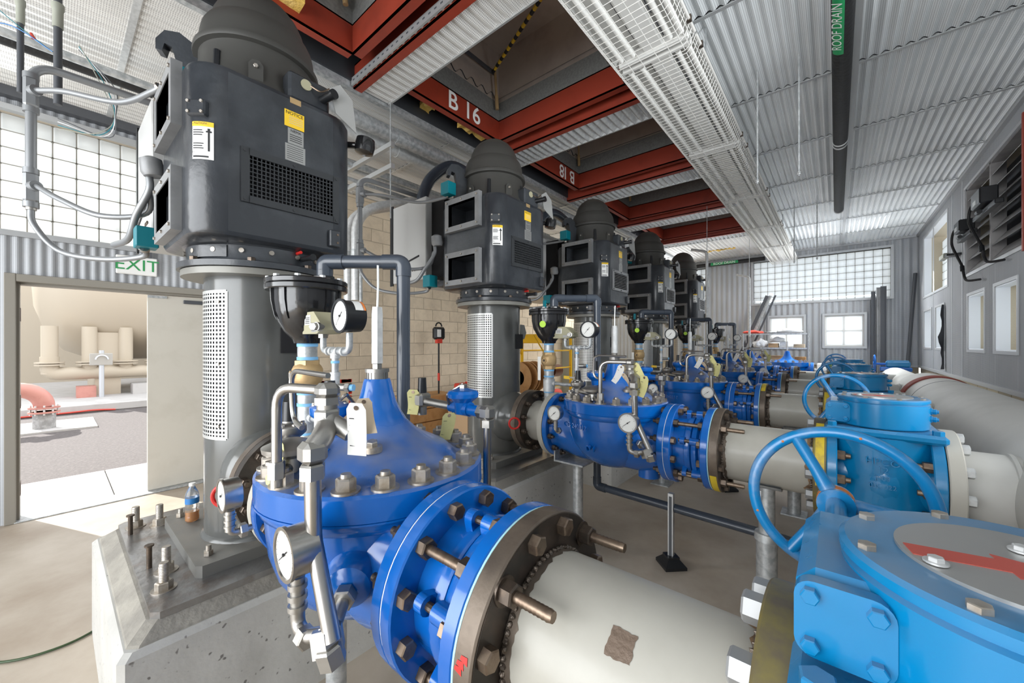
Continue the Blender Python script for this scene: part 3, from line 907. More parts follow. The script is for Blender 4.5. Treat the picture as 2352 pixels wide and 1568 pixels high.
# --- roof hatches in red steel frames
HY = [1.50, 3.20, 4.95, 6.75, 8.55]
ORD = ['nearest', 'second', 'third', 'fourth', 'farthest']
def channel(b, p0, p1, side, h=.23, fl=.075, t=.012, z0=ZC):
    """steel channel between two points in plan, flanges pointing to side"""
    p0, p1, s = V(p0), V(p1), V(side)
    d = p1 - p0; L = d.length; d.normalize()
    M = Matrix((d, s, Vector((0, 0, 1)))).transposed().to_4x4(); M.translation = p0 + Vector((0, 0, z0))
    b.box(0, L, 0, t, 0, h, M=M); b.box(0, L, 0, fl, 0, t, M=M); b.box(0, L, 0, fl, h - t, h, M=M)
for i, yf in enumerate(HY):
    x0, x1, y0 = -2.88, -1.40, yf - 1.15
    h = thing('roof_hatch', '%s roof hatch in a red steel frame above pump %s' % (ORD[i], ['one', 'two', 'three', 'four', 'five'][i]) if False else
              '%s of the five roof hatches in red steel frames, above the %s pump' % (ORD[i], ORD[i]), 'roof hatch', (0, 0, 0), 'roof hatches over the pumps')
    for nm, p0, p1, sd in (('frame_beam', (x0, y0, 0), (x0, yf, 0), (-1, 0, 0)), ('frame_beam', (x1, y0, 0), (x1, yf, 0), (1, 0, 0)),
                           ('frame_beam', (x0, yf, 0), (x1, yf, 0), (0, 1, 0)), ('frame_beam', (x0, y0, 0), (x1, y0, 0), (0, -1, 0))):
        b = MB(); channel(b, p0, p1, sd); b.build(nm, 'primer_red', h)
    b = MB(); channel(b, (-3.2, yf + .17, 0), (-1.2, yf + .17, 0), (0, 1, 0), h=.2, z0=ZC - .055)
    b.build('cross_beam', 'primer_red', h)
    s = MB()
    zt, zu = ZC + .23, ZC + .42
    s.box(x0 - .012, x0, y0, yf, zt, zu); s.box(x1, x1 + .012, y0, yf, zt, zu); s.box(x0, x1, yf, yf + .012, zt, zu); s.box(x0, x1, y0 - .012, y0, zt, zu)
    s.build('curb', 'shaft_galv', h, sharp=None)
    s = MB(); zv = ZC + .98
    zu -= .05
    s.box(x0 - .03, x0 - .012, y0 - .03, yf + .03, zu, zv); s.box(x1 + .012, x1 + .03, y0 - .03, yf + .03, zu, zv); s.box(x0 - .03, x1 + .03, yf + .012, yf + .03, zu, zv); s.box(x0 - .03, x1 + .03, y0 - .03, y0 - .012, zu, zv)
    s.box(x0 - .05, x1 + .05, y0 - .05, yf + .05, zv, zv + .02)
    s.build('hatch_cover', 'hatch_metal', h, sharp=None)
    b = MB().cyl((x0 + .05, yf - .08, ZC + .30), (x0 + .07, yf - .14, ZC + .70), .014).cyl((x0 + .05, yf - .08, ZC + .30), (x0 + .055, yf - .1, ZC + .44), .02)
    b.build('lid_strut', 'brass', h)
    MB().box(x0 + .03, x0 + .055, y0 + .3, yf - .1, ZC + .66, ZC + .69).build('lid_hinge', 'dark_trim', h)
    if i == 1:
        p0, p1 = V(x0 + .06, yf - .16, ZC + .66), V(-1.78, 2.60, ZC + .66)
        for k in range(22):
            a, c = p0.lerp(p1, k / 22), p0.lerp(p1, (k + 1) / 22)
            MB().cyl(a, c, .017, n=10).build('hazard_stripe', 'sticker_yellow' if k % 2 else 'ink', h)
    if i in (1, 2):
        sg = 1 if i == 1 else -1
        for q, ch in enumerate('B16' if i == 1 else 'B18'):
            text('paint_mark', ch, .24, (x0 + .002, yf + sg * ((-.74, -.53, -.41)[q] if i == 1 else (.10, .29, .38)[q]) - (0 if i == 1 else .02), ZC + .12), (0, sg, 0), (0, 0, sg), 'white_paint', h, bold=.003)
# ribbed strips between the hatches
for k, c in enumerate((1.83, 3.60, 5.40, 7.20, 9.0)):
    s = thing('ribbed_ceiling_strip', 'pale perforated ribbed ceiling strip with steel edge angles, number %s from the camera' % ['one', 'two', 'three', 'four', 'five', 'six'][k], 'ceiling strip', (-3.18, c, ZC - .03), 'ribbed strips between hatches')
    b = MB(); corr(b, (0, -.17, 0), (1, 0, 0), (0, 1, 0), (0, 0, 1), 1.80, .34, pitch=0.075, amp=0.009 if k < 1 else .016, seg=8)
    b.build('ribbed_sheet', 'strip_perf' if k < 1 else 'galv_light', s)
    for y in (-.185, .17):
        MB().box(0, 1.82, y, y + .015, -.012, .05).build('edge_angle', 'strut', s, sharp=None)
        hl = MB()
        for q in range(28): hl.box(.03 + q * .064, .055 + q * .064, y - .001 if y < 0 else y + .0142, y + .0008 if y < 0 else y + .016, .014, .026)
        hl.build('slots', 'dark_trim', s, sharp=None)['kind'] = 'stuff'
for x, y in ((-3.0, .55), (-3.05, 2.1)):
    pass
# ---------------------------------------------------------------- pumps and plinths
XP = -2.40
PYS = [0.725, 2.60, 4.475, 6.35, 8.26]
ZA = 0.96                                   # height of the pipe axis
NTH = ['nearest', 'second', 'third', 'fourth', 'farthest']

def rounded_square(h, r, n=7):
    out = []
    for cx, cy, a in ((1, 1, 0), (-1, 1, 90), (-1, -1, 180), (1, -1, 270)):
        for k in range(n + 1):
            t = rad(a + 90 * k / n)
            out.append((cx * (h - r) + r * math.cos(t), cy * (h - r) + r * math.sin(t)))
    return out
def hole_face(b, o, ux, uz, L, H, holes):
    o, ux, uz = V(o), V(ux), V(uz)
    us = sorted({0, L, *[h[0] for h in holes], *[h[1] for h in holes]}); vs = sorted({0, H, *[h[2] for h in holes], *[h[3] for h in holes]})
    for i in range(len(us) - 1):
        for j in range(len(vs) - 1):
            cx, cz = (us[i] + us[i + 1]) / 2, (vs[j] + vs[j + 1]) / 2
            if any(h[0] < cx < h[1] and h[2] < cz < h[3] for h in holes): continue
            b.add([o + ux * us[i] + uz * vs[j], o + ux * us[i + 1] + uz * vs[j], o + ux * us[i + 1] + uz * vs[j + 1], o + ux * us[i] + uz * vs[j + 1]], [(0, 1, 2, 3)])

MZ0, MZ1, MH, MR = 2.065, 2.82, 0.36, 0.13
GY0, GY1, GZ0, GZ1 = -.155, .255, 2.265, 2.455       # vent grille opening on the +X face
OPS = ((-.17, .155, 2.60, 2.79), (-.17, .155, 2.14, 2.33))   # air openings on the -Y face (x0,x1,z0,z1)

def housing_mesh():
    b = MB()
    ring = rounded_square(MH, MR)
    n = len(ring)
    levels = [(MZ0, .04), (MZ0 + .012, .008), (MZ0 + .03, 0), (MZ1 - .03, 0), (MZ1 - .008, .01), (MZ1, .035)]
    vs = []
    for z, ins in levels:
        k = (MH - ins) / MH
        vs += [(x * k, y * k, z) for x, y in ring]
    fs = []
    flat = MH - MR
    for j in range(len(levels) - 1):
        for i in range(n):
            i2 = (i + 1) % n
            mx, my = (ring[i][0] + ring[i2][0]) / 2, (ring[i][1] + ring[i2][1]) / 2
            if j == 2 and ((abs(my + MH) < 1e-4 and abs(mx) < flat) or (abs(mx - MH) < 1e-4 and abs(my) < flat)): continue
            fs.append((j * n + i, j * n + i2, (j + 1) * n + i2, (j + 1) * n + i))
    fs += [tuple(range(n)), tuple(range(5 * n, 6 * n))]
    b.add(vs, fs)
    za, H = MZ0 + .03, MZ1 - MZ0 - .06
    hole_face(b, (-flat, -MH, za), (1, 0, 0), (0, 0, 1), 2 * flat, H, [(o[0] + flat, o[1] + flat, o[2] - za, o[3] - za) for o in OPS])
    hole_face(b, (MH, -flat, za), (0, 1, 0), (0, 0, 1), 2 * flat, H, [(GY0 + flat, min(GY1, flat) + flat, GZ0 - za, GZ1 - za)])
    return b
GY1 = min(GY1, MH - MR)

def make_pump(kind):
    p = place('vertical_pump', None)
    # base plate and discharge head
    poly = [(-.44, -.31), (-.42, -.33), (.29, -.33), (.31, -.31), (.31, .33), (.29, .35), (-.42, .35), (-.44, .33)]
    bp = MB().prism(poly, (0, 0, .588), (1, 0, 0), (0, 1, 0), (0, 0, .052)).build('base_plate', 'plate_paint', p)
    me = bolt_mesh('anchor_nut', (0, 0, 1), .034, .022, 'nut_steel', stud=.022)
    for x, y in ((-.38, -.27), (.22, -.27), (.22, .29), (-.38, .29)): place('anchor_nut', me, bp, (x, y, .641))
    b = MB().lathe([(.255, .64), (.248, .655), (.24, .66), (.24, 1.93)], n=56)
    hd = b.build('discharge_head', 'head_paint', p)
    b = MB().lathe([(.20, .10), (.225, .19), (.215, .25), (.19, .29), (.168, .32), (.163, .36), (.163, .41)], (0, 0, ZA), (1, 0, 0), 40)
    b.build('nozzle', 'head_paint', hd)
    fl = MB().ring((.40, 0, ZA), (1, 0, 0), .14, .245, 0, .048, 48).build('nozzle_flange', 'bare_steel', hd)
    MB().ring((0, 0, 0), (0, 0, 1), .20, .33, 1.925, 1.955, 56).build('head_flange', 'head_flange', p)
    # perforated guard screen
    s = MB(); R = .2425; a0, a1, z0, z1 = rad(-169), rad(-51), 1.14, 1.85
    nc, nr = 25, 36; dw = .0042
    def P(a, z, r=R): return (r * math.cos(a), r * math.sin(a), z)
    for i in range(nc + 1):
        a = a0 + (a1 - a0) * i / nc; d = dw / R * (1.6 if i in (0, nc) else 1)
        s.add([P(a - d, z0), P(a + d, z0), P(a + d, z1), P(a - d, z1)], [(0, 1, 2, 3)])
    for j in range(nr + 1):
        z = z0 + (z1 - z0) * j / nr; d = dw * (1.8 if j in (0, nr) else 1)
        vs = []
        for i in range(25): 
            a = a0 + (a1 - a0) * i / 24
            vs += [P(a, z - d, R + .0004), P(a, z + d, R + .0004)]
        s.add(vs, [(2 * i, 2 * i + 2, 2 * i + 3, 2 * i + 1) for i in range(24)])
    s.build('guard_screen', 'screen_steel', p, sharp=None)
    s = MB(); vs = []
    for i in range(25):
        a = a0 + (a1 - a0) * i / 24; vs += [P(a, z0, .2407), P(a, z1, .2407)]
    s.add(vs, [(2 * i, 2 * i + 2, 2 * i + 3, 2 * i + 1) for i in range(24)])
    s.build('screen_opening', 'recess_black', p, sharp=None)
    for z in (1.2, 1.5, 1.80):
        a = a1 - .16; MB().hexn((.243 * math.cos(a), .243 * math.sin(a), z), (math.cos(a), math.sin(a), 0), .014, .006).build('screen_bolt', 'nut_steel', p)
    # lug and nameplate on the head
    MB().box(.235, .245, .02, .12, 1.55, 1.68).build('nameplate', 'ink', p)
    lug = MB().prism([(0, -.07), (.10, -.06), (.12, .0), (.10, .075), (0, .085)], (.05, .235, 1.70), (.55, .83, 0), (0, 0, 1), (-.02, .012, 0))
    lug.build('lifting_lug', 'head_paint', p)
    # motor base
    b = MB().lathe([(.235, 1.955), (.345, 1.958), (.345, 1.985), (.315, 1.992), (.31, 2.0), (.31, 2.06), (.325, 2.066)], n=56)
    mb_ = b.build('motor_base', 'motor_paint', p)
    me = bolt_mesh('base_bolt', (0, 0, 1), .03, .018, 'dark_nut')
    for k in range(8):
        a = rad(22.5 + 45 * k); place('base_bolt', me, mb_, (.33 * math.cos(a), .33 * math.sin(a), 1.984))
    for k in range(10):
        a = rad(-118 + 22 * k)
        MB().cyl((.31 * math.cos(a), .31 * math.sin(a), 2.035), (.318 * math.cos(a), .318 * math.sin(a), 2.035), .011, n=12).build('side_bolt', 'nut_steel', mb_)
    # cover plate on the base ring
    vs = []
    for k in range(9):
        a = rad(-75 + 34 * k / 8); vs += [(.316 * math.cos(a), .316 * math.sin(a), 2.002), (.316 * math.cos(a), .316 * math.sin(a), 2.058)]
    c = MB().add(vs, [(2 * k, 2 * k + 2, 2 * k + 3, 2 * k + 1) for k in range(8)]); c.build('base_cover', 'motor_paint', mb_)
    # motor housing with real openings
    hs = housing_mesh().build('motor_housing', 'motor_paint', p)
    for (x0, x1, z0, z1) in OPS:
        r = MB(); rc = MB(); w = .045
        for a, c2, e, g in ((x0 - w, x0, z0 - w, z1 + w), (x1, x1 + w, z0 - w, z1 + w), (x0, x1, z0 - w, z0), (x0, x1, z1, z1 + w)):
            r.box(a, c2, -MH - .038, -MH + .002, e, g)
        d = .17
        rc.add([(x0, -MH - .034, z0), (x1, -MH - .034, z0), (x1, -MH - .034, z1), (x0, -MH - .034, z1), (x0, -MH + d, z0), (x1, -MH + d, z0), (x1, -MH + d, z1), (x0, -MH + d, z1)],
               [(0, 1, 5, 4), (1, 2, 6, 5), (2, 3, 7, 6), (3, 0, 4, 7), (4, 5, 6, 7)])
        r.build('duct_flange', 'motor_grey', hs)
        rc.build('air_duct', 'motor_paint', hs, sharp=None)
    for (x0, x1, z0, z1) in OPS:
        for x, z in ((x0 - .02, z0 - .02), (x1 + .02, z0 - .02), (x0 - .02, z1 + .02), (x1 + .02, z1 + .02), ((x0 + x1) / 2, z1 + .02), ((x0 + x1) / 2, z0 - .02)):
            MB().hexn((x, -MH - .038, z), (0, -1, 0), .014, .008).build('flange_bolt', 'nut_steel', hs)
    # vent grille
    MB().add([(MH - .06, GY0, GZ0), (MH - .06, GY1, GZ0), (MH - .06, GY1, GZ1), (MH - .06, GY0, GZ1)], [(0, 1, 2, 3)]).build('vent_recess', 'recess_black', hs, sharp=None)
    g = MB(); w = .028
    gm = 'grille_steel' if kind == 'mesh' else 'motor_grey'
    for a, c2, e, q in ((GY0 - w, GY0 + .004, GZ0 - w, GZ1 + w), (GY1 - .004, GY1 + w, GZ0 - w, GZ1 + w), (GY0, GY1, GZ0 - w, GZ0 + .004), (GY0, GY1, GZ1 - .004, GZ1 + w)):
        g.box(MH - .004, MH + .010, a, c2, e, q)
    gr = g.build('vent_grille', gm, hs)
    bars = MB()
    if kind == 'mesh':
        nv, nh = 22, 10
        for k in range(1, nv):
            y = GY0 + (GY1 - GY0) * k / nv; bars.box(MH, MH + .005, y - .0022, y + .0022, GZ0, GZ1)
        for k in range(1, nh):
            z = GZ0 + (GZ1 - GZ0) * k / nh; bars.box(MH + .001, MH + .006, GY0, GY1, z - .0022, z + .0022)
    else:
        for k in range(10):
            z = GZ0 + (GZ1 - GZ0) * (k + .5) / 10
            bars.prism([(0, -.004), (.012, -.010), (.012, -.006), (0, .002)], (MH - .004, GY0, z), (1, 0, 0), (0, 0, 1), (0, GY1 - GY0, 0))
    bars.build('grille_bars', gm, gr, sharp=None)
    for y in (GY0 - w / 2, (GY0 + GY1) / 2, GY1 + w / 2):
        for z in (GZ0 - w / 2, GZ1 + w / 2):
            MB().cyl((MH + .008, y, z), (MH + .014, y, z), .008, n=10).build('grille_screw', 'grille_steel', gr)
    # plates and boxes on the housing
    c45 = MH - MR
    d = V(math.cos(rad(-45)), math.sin(rad(-45)), 0); t45 = V(math.cos(rad(45)), math.sin(rad(45)), 0)
    def curved(a0, a1, z0, z1, rr, n=8):
        b = MB(); vs = []
        for k in range(n + 1):
            a = rad(a0 + (a1 - a0) * k / n)
            vs += [(c45 + rr * math.cos(a), -c45 + rr * math.sin(a), z0), (c45 + rr * math.cos(a), -c45 + rr * math.sin(a), z1)]
        return b.add(vs, [(2 * k, 2 * k + 2, 2 * k + 3, 2 * k + 1) for k in range(n)])
    st = curved(-58, -22, 2.385, 2.545, MR + .002).build('caution_sticker', 'sticker_white', hs)
    curved(-58, -22, 2.525, 2.545, MR + .003).build('caution_band', 'sticker_yellow', st)
    def on_corner(a, z, rr=MR + .0075):
        a = rad(a); return (c45 + rr * math.cos(a), -c45 + rr * math.sin(a), z), (-math.sin(a), math.cos(a), 0)
    pz, rt = on_corner(-44, 2.535); text('lettering', 'CAUTION', .0135, pz, rt, (0, 0, 1), 'ink', st, align='CENTER')
    for k, z in enumerate((2.507, 2.497, 2.487, 2.45, 2.44, 2.43)):
        curved(-56, -40 + (k % 2) * 2, z, z + .004, MR + .003, 5).build('print_line', 'ink', st)
    a = curved(-31, -28, 2.42, 2.50, MR + .003, 2); a.merge(curved(-34, -25, 2.50, 2.507, MR + .003, 2)); a.merge(curved(-31.5, -27.5, 2.507, 2.517, MR + .003, 2))
    a.build('arrow_mark', 'ink', st)
    pz, rt = on_corner(-56, 2.412); text('lettering', 'F1', .012, pz, rt, (0, 0, 1), 'ink', st)
    curved(-56, -30, 2.393, 2.400, MR + .003, 5).build('print_line', 'ink', st)
    cb = V(c45 + (MR + .006) * math.cos(rad(-48)), -c45 + (MR + .006) * math.sin(rad(-48)), 2.60)
    M = Matrix((V(-math.sin(rad(-48)), math.cos(rad(-48)), 0), V(math.cos(rad(-48)), math.sin(rad(-48)), 0), Vector((0, 0, 1)))).transposed().to_4x4(); M.translation = cb
    cv = MB().box(-.04, .04, -.03, .012, -.033, .033, c=.006, M=M).build('corner_cover', 'motor_paint', hs)
    for q in (-.028, .028):
        for z in (-.022, .022):
            pp = M @ V(q, .012, z); MB().hexn(pp, M.to_3x3() @ V(0, 1, 0), .012, .006).build('cover_bolt', 'nut_steel', cv)
    X = MH + .0015
    def sticker(nm, y0, y1, z0, z1, m): return MB().box(X - .003, X, y0, y1, z0, z1).build(nm, m, hs, sharp=None)
    nt_ = sticker('notice_sticker', -.005, .085, 2.655, 2.735, 'sticker_yellow')
    text('lettering', 'NOTICE', .022, (X + .001, .04, 2.722), (0, 1, 0), (0, 0, 1), 'ink', nt_, align='CENTER')
    for z in (2.704, 2.694, 2.684, 2.674): MB().box(X, X + .0005, .015, .078, z, z + .003).build('print_line', 'paper_tan', nt_, sharp=None)
    sticker('foil_label', .02, .07, 2.775, 2.802, 'brass' if kind == 'mesh' else 'nameplate')
    npl = sticker('nameplate', .010, .082, 2.575, 2.65, 'nameplate')
    text('lettering', 'NEMA', .018, (X + .001, .046, 2.638), (0, 1, 0), (0, 0, 1), 'ink', npl, align='CENTER')
    for z in (2.618, 2.608, 2.598, 2.588): MB().box(X, X + .0005, .018, .074, z, z + .003).build('print_line', 'ink', npl, sharp=None)
    np2 = sticker('nameplate', -.002, .09, 2.49, 2.572, 'nameplate')
    for k in range(7): MB().box(X, X + .0005, .006, .08, 2.56 - k * .010, 2.562 - k * .010).build('print_line', 'ink', np2, sharp=None)
    bx = MB().box(MH - .002, MH + .022, .205, .262, 2.108, 2.195, c=.005).build('sensor_block', 'motor_paint', hs)
    for z in (2.13, 2.172): MB().cyl((MH + .02, .245, z), (MH + .024, .245, z), .006, n=10).build('hole_plug', 'stud_steel', bx)
    MB().cyl((.30, .10, 2.03), (.375, .11, 2.03), .013, n=14).cyl((.375, .11, 2.03), (.40, .113, 2.03), .016, n=14).build('drain_plug', 'black_plastic', mb_)
    MB().cyl((.30, .075, 2.055), (.335, .08, 2.058), .008, n=10).build('red_plug', 'red_paint', mb_)
    # top bracket and dome
    b = MB().lathe([(.27, MZ1 - .01), (.30, MZ1 + .0), (.295, MZ1 + .03), (.275, MZ1 + .06), (.262, MZ1 + .20), (.262, MZ1 + .235), (.284, MZ1 + .24), (.287, MZ1 + .25), (.284, MZ1 + .268), (.268, MZ1 + .278), (.262, MZ1 + .31),
                    (.258, MZ1 + .35), (.250, MZ1 + .385), (.238, MZ1 + .408), (.218, MZ1 + .418), (.214, MZ1 + .44), (.205, MZ1 + .478), (.185, MZ1 + .522), (.15, MZ1 + .566), (.10, MZ1 + .602), (.05, MZ1 + .619), (0, MZ1 + .624)], n=56)
    dm = b.build('dome_cap', 'dome_paint', p)
    for a in (-92, -20, 52, 124, 196):
        ca, sa = math.cos(rad(a)), math.sin(rad(a))
        M = Matrix((V(-sa, ca, 0), V(ca, sa, 0), Vector((0, 0, 1)))).transposed().to_4x4(); M.translation = V(ca * .272, sa * .272, MZ1 + .05)
        lg = MB().prism([(-.03, -.03), (.03, -.03), (.03, .07), (.015, .09), (-.015, .09), (-.03, .07)], M @ V(0, 0, 0), M.to_3x3() @ V(1, 0, 0), (0, 0, 1), M.to_3x3() @ V(0, .012, 0)).build('dome_lug', 'dome_paint', dm)
        MB().hexn(M @ V(0, .012, .06), V(ca, sa, 0), .018, .01).build('lug_bolt', 'nut_steel', lg)
    for a in (-128, -56, 16, 88, 160):
        ca, sa = math.cos(rad(a)), math.sin(rad(a))
        MB().cyl((ca * .275, sa * .275, MZ1 + .03), (ca * .268, sa * .268, MZ1 + .17), .018, .014, n=10).build('skirt_rib', 'black_plastic', dm)
    # lifting hooks left and right of the dome
    def hook(a):
        ca, sa = math.cos(rad(a)), math.sin(rad(a))
        o = V(ca * .27, sa * .27, MZ1 - .02); dr_ = V(ca, sa, 0); tn = V(-sa, ca, 0)
        pr = [(0, 0), (.10, 0), (.10, .10), (.085, .22), (.10, .285), (.13, .295), (.14, .255), (.165, .26), (.165, .31), (.13, .36), (.07, .365), (.02, .33), (-.02, .22)]
        return MB().prism(pr, o - tn * .03, dr_, (0, 0, 1), tn * .06)
    for a in (-118, 120):
        hook(a).build('lifting_hook', 'motor_paint', p)
    # oil filler with pale cover on the camera side of the dome
    o = V(.29, .13, MZ1)
    b = MB().box(.21, .345, .02, .22, MZ1 - .01, MZ1 + .13, c=.012)
    of = b.build('oil_sump', 'motor_paint', p)
    MB().cyl((.347, .10, MZ1 + .085), (.352, .10, MZ1 + .085), .026, n=20).build('sight_glass', 'switch_beige', of)
    MB().cyl((.33, .18, MZ1 + .05), (.42, .20, MZ1 + .055), .020, n=16).cyl((.42, .20, MZ1 + .055), (.435, .203, MZ1 + .056), .024, n=16).build('filler_cap', 'black_plastic', of)
    cvr = MB().prism([(0, 0), (.05, .035), (.11, -.03), (.13, -.20), (.03, -.12)], (.385, .20, MZ1 + .10), (.35, .94, 0), (0, 0, 1), (.006, -.002, 0))
    cvr.build('rain_flap', 'nameplate', of)
    MB().tube(spline([(.35, .12, MZ1 + .09), (.375, .16, MZ1 + .07), (.385, .2, MZ1 + .10)], 5), .004, 6).build('chain', 'stud_steel', of)
    # condulet on the far top corner, and the one by the left face
    b = MB().cyl((.25, .34, MZ1 - .09), (.33, .42, MZ1 - .09), .018, n=14).lathe([(.02, 0), (.05, .01), (.055, .05), (.05, .085), (.02, .10), (0, .10)], (.33, .42, MZ1 - .14), (.1, .1, 1), 20)
    b.build('junction_fitting', 'black_cast', p)
    # terminal box behind the motor
    tb = MB().box(-1.08, -.52, -.37, .33, 2.20, 2.97, c=.006).build('terminal_box', 'box_grey', p)
    MB().box(-.53, -.34, -.30, .30, 2.21, 2.93).build('box_neck', 'recess_black', tb)
    MB().box(-1.10, -1.05, -.375, -.365, 2.18, 2.99).build('cover_edge', 'black_plastic', tb)
    MB().prism([(-1.03, 2.34), (-.62, 2.42), (-.62, 2.435), (-1.03, 2.355)], (0, -.3755, 0), (1, 0, 0), (0, 0, 1), (0, .006, 0)).build('cover_crease', 'ink', tb)
    MB().torus((-.66, -.372, 2.29), (0, 1, 0), .016, .005, 16, 6, 0, PI).torus((-.71, -.372, 2.29), (0, 1, 0), .016, .005, 16, 6, 0, PI).build('box_handle', 'dark_nut', tb)
    b = MB()
    b.lathe([(0, 0), (.04, .0), (.05, .02), (.046, .085), (.018, .10), (0, .10)], (-.33, -.385, 2.47), (0, -.15, 1), 20)
    jb = b.build('elbow_condulet', 'motor_grey', p)
    MB().tube(spline([(-.35, -.40, 2.48), (-.355, -.40, 2.40), (-.43, -.44, 2.28), (-.55, -.46, 2.17), (-.75, -.50, 2.16)], 6), .016, 12).build('flexible_conduit', 'conduit_grey', jb)
    for z, x in ((2.875, -.16), (2.105, -.41)):
        MB().box(x - .05, x + .05, -.45, -.36, z, z + .105, c=.004).build('heater_box', 'teal_box', p)
    MB().box(-.60, -.30, -.20, .3, 2.15, 2.20).build('box_bracket', 'dark_trim', p)
    return p

pumpA = make_pump('mesh')
pumpB = copy_tree(pumpA)
pumpC = make_pump('louver')
pumpD, pumpE = copy_tree(pumpC), copy_tree(pumpC)
PUMP_LABEL = ['nearest tall vertical pump with dark motor and mesh vent, beside the open door',
              'second vertical pump from the camera, mesh vent and pale terminal box showing',
              'third vertical pump from the camera, first with a slatted vent',
              'fourth vertical pump from the camera, slatted vent, next to last in the row',
              'farthest vertical pump, standing nearest the back wall']
for c in bpy.data.objects:
    if c.parent == pumpA and c.name.startswith('heater_box') and c.data.vertices[0].co.z > 2.6: c.location = (.13, .09, -.06)
for i, p in enumerate((pumpA, pumpB, pumpC, pumpD, pumpE)):
    p.location = (XP, PYS[i], 0)
    tag(p, PUMP_LABEL[i], 'pump', 'row of vertical pumps')

# plinths
def make_plinth():
    p = place('pump_plinth', None)
    x0, x1, y0, y1 = -.78, .53, -.585, .60
    b = MB()
    def rr(x0, x1, y0, y1, c): return [(x0 + c, y0), (x1 - c, y0), (x1, y0 + c), (x1, y1 - c), (x1 - c, y1), (x0 + c, y1), (x0, y1 - c), (x0, y0 + c)]
    lv = [(0, 0, .02), (.495, 0, .02), (.515, .02, .02)]
    def loft(b, levels):
        vs = []
        for z, ins, c in levels: vs += [(x, y, z) for x, y in rr(x0 + ins, x1 - ins, y0 + ins, y1 - ins, c)]
        fs = []
        for j in range(len(levels) - 1):
            for k in range(8): fs.append((j * 8 + k, j * 8 + (k + 1) % 8, (j + 1) * 8 + (k + 1) % 8, (j + 1) * 8 + k))
        fs += [tuple(range(8)), tuple(range((len(levels) - 1) * 8, len(levels) * 8))]
        b.add(vs, fs)
    loft(b, lv)
    b.build('concrete_block', 'concrete', p, sharp=20)
    b = MB(); loft(b, [(.513, .025, .03), (.523, .03, .03), (.563, .085, .03)])
    b.build('grout_bed', 'grout', p, sharp=20)
    sp = MB().prism(rr(-.685, .45, -.49, .50, .025), (0, 0, .561), (1, 0, 0), (0, 1, 0), (0, 0, .027)).build('sole_plate', 'sole_steel', p)
    me = bolt_mesh('washer', (0, 0, 1), .052, .035, 'nut_steel', stud=.075)
    for x, y, rz in ((-.56, -.43, .1), (-.50, -.34, .4), (.28, -.43, .2), (.12, -.40, .7), (.3, .44, .3), (-.55, .44, .2)):
        o = place('anchor_bolt', me, sp, (x, y, .588)); o.rotation_euler = (0, 0, rz)
    for x, y in ((-.46, -.46), (.03, -.445)):
        MB().cyl((x, y, .588), (x, y, .685), .010, n=12).cyl((x, y, .685), (x, y, .692), .017, n=12).build('levelling_screw', 'dark_nut', sp)
    return p
pl0 = make_plinth()
for i, y in enumerate(PYS):
    p = pl0 if i == 0 else copy_tree(pl0)
    p.location = (XP, y, 0)
    tag(p, ['sloping-edged grey plinth under the nearest pump, at the lower left', 'grey plinth under the second pump, behind the near blue valve',
            'grey plinth below the third pump', 'grey plinth below the fourth pump', 'grey plinth below the farthest pump'][i], 'plinth', 'concrete pump plinths')
# ---------------------------------------------------------------- discharge line fittings
def gauge(parent, name, c, r, depth, body, face='dial_white', stem=None, needle=0.8):
    """round dial gauge facing -Y with its dial, needle and lens"""
    c = V(c)
    b = MB().lathe([(r * .92, -depth * .5), (r * .97, -depth * .48), (r, -depth * .2), (r, depth * .35), (r * 1.07, depth * .37), (r * 1.07, depth * .5), (r * .93, depth * .5), (r * .90, depth * .42)], c, (0, -1, 0), 36)
    g = b.build(name, body, parent)
    y = c.y - depth * .44
    MB().cyl((c.x, y + .002, c.z), (c.x, y, c.z), r * .92, n=36).build('dial', face, g)
    tk = MB()
    for k in range(21):
        a = rad(225 - 270 * k / 20); q = .70 if k % 5 == 0 else .77
        d = V(math.cos(a), 0, math.sin(a)); s = V(-math.sin(a), 0, math.cos(a)) * r * .012
        p = V(c.x, y - .0008, c.z)
        tk.add([p + d * r * q - s, p + d * r * q + s, p + d * r * .84 + s, p + d * r * .84 - s], [(0, 1, 2, 3)])
    tk.build('scale_marks', 'ink', g, sharp=None)
    d = V(math.cos(needle), 0, math.sin(needle)); s = V(-math.sin(needle), 0, math.cos(needle)) * r * .03
    p = V(c.x, y - .002, c.z)
    MB().add([p - d * r * .75 - s * .4, p - d * r * .75 + s * .4, p + d * r * .35 + s, p + d * r * .35 - s], [(0, 1, 2, 3)]).cyl(p, p + V(0, -.003, 0), r * .07, n=12).build('needle', 'ink', g, sharp=None)
    return g

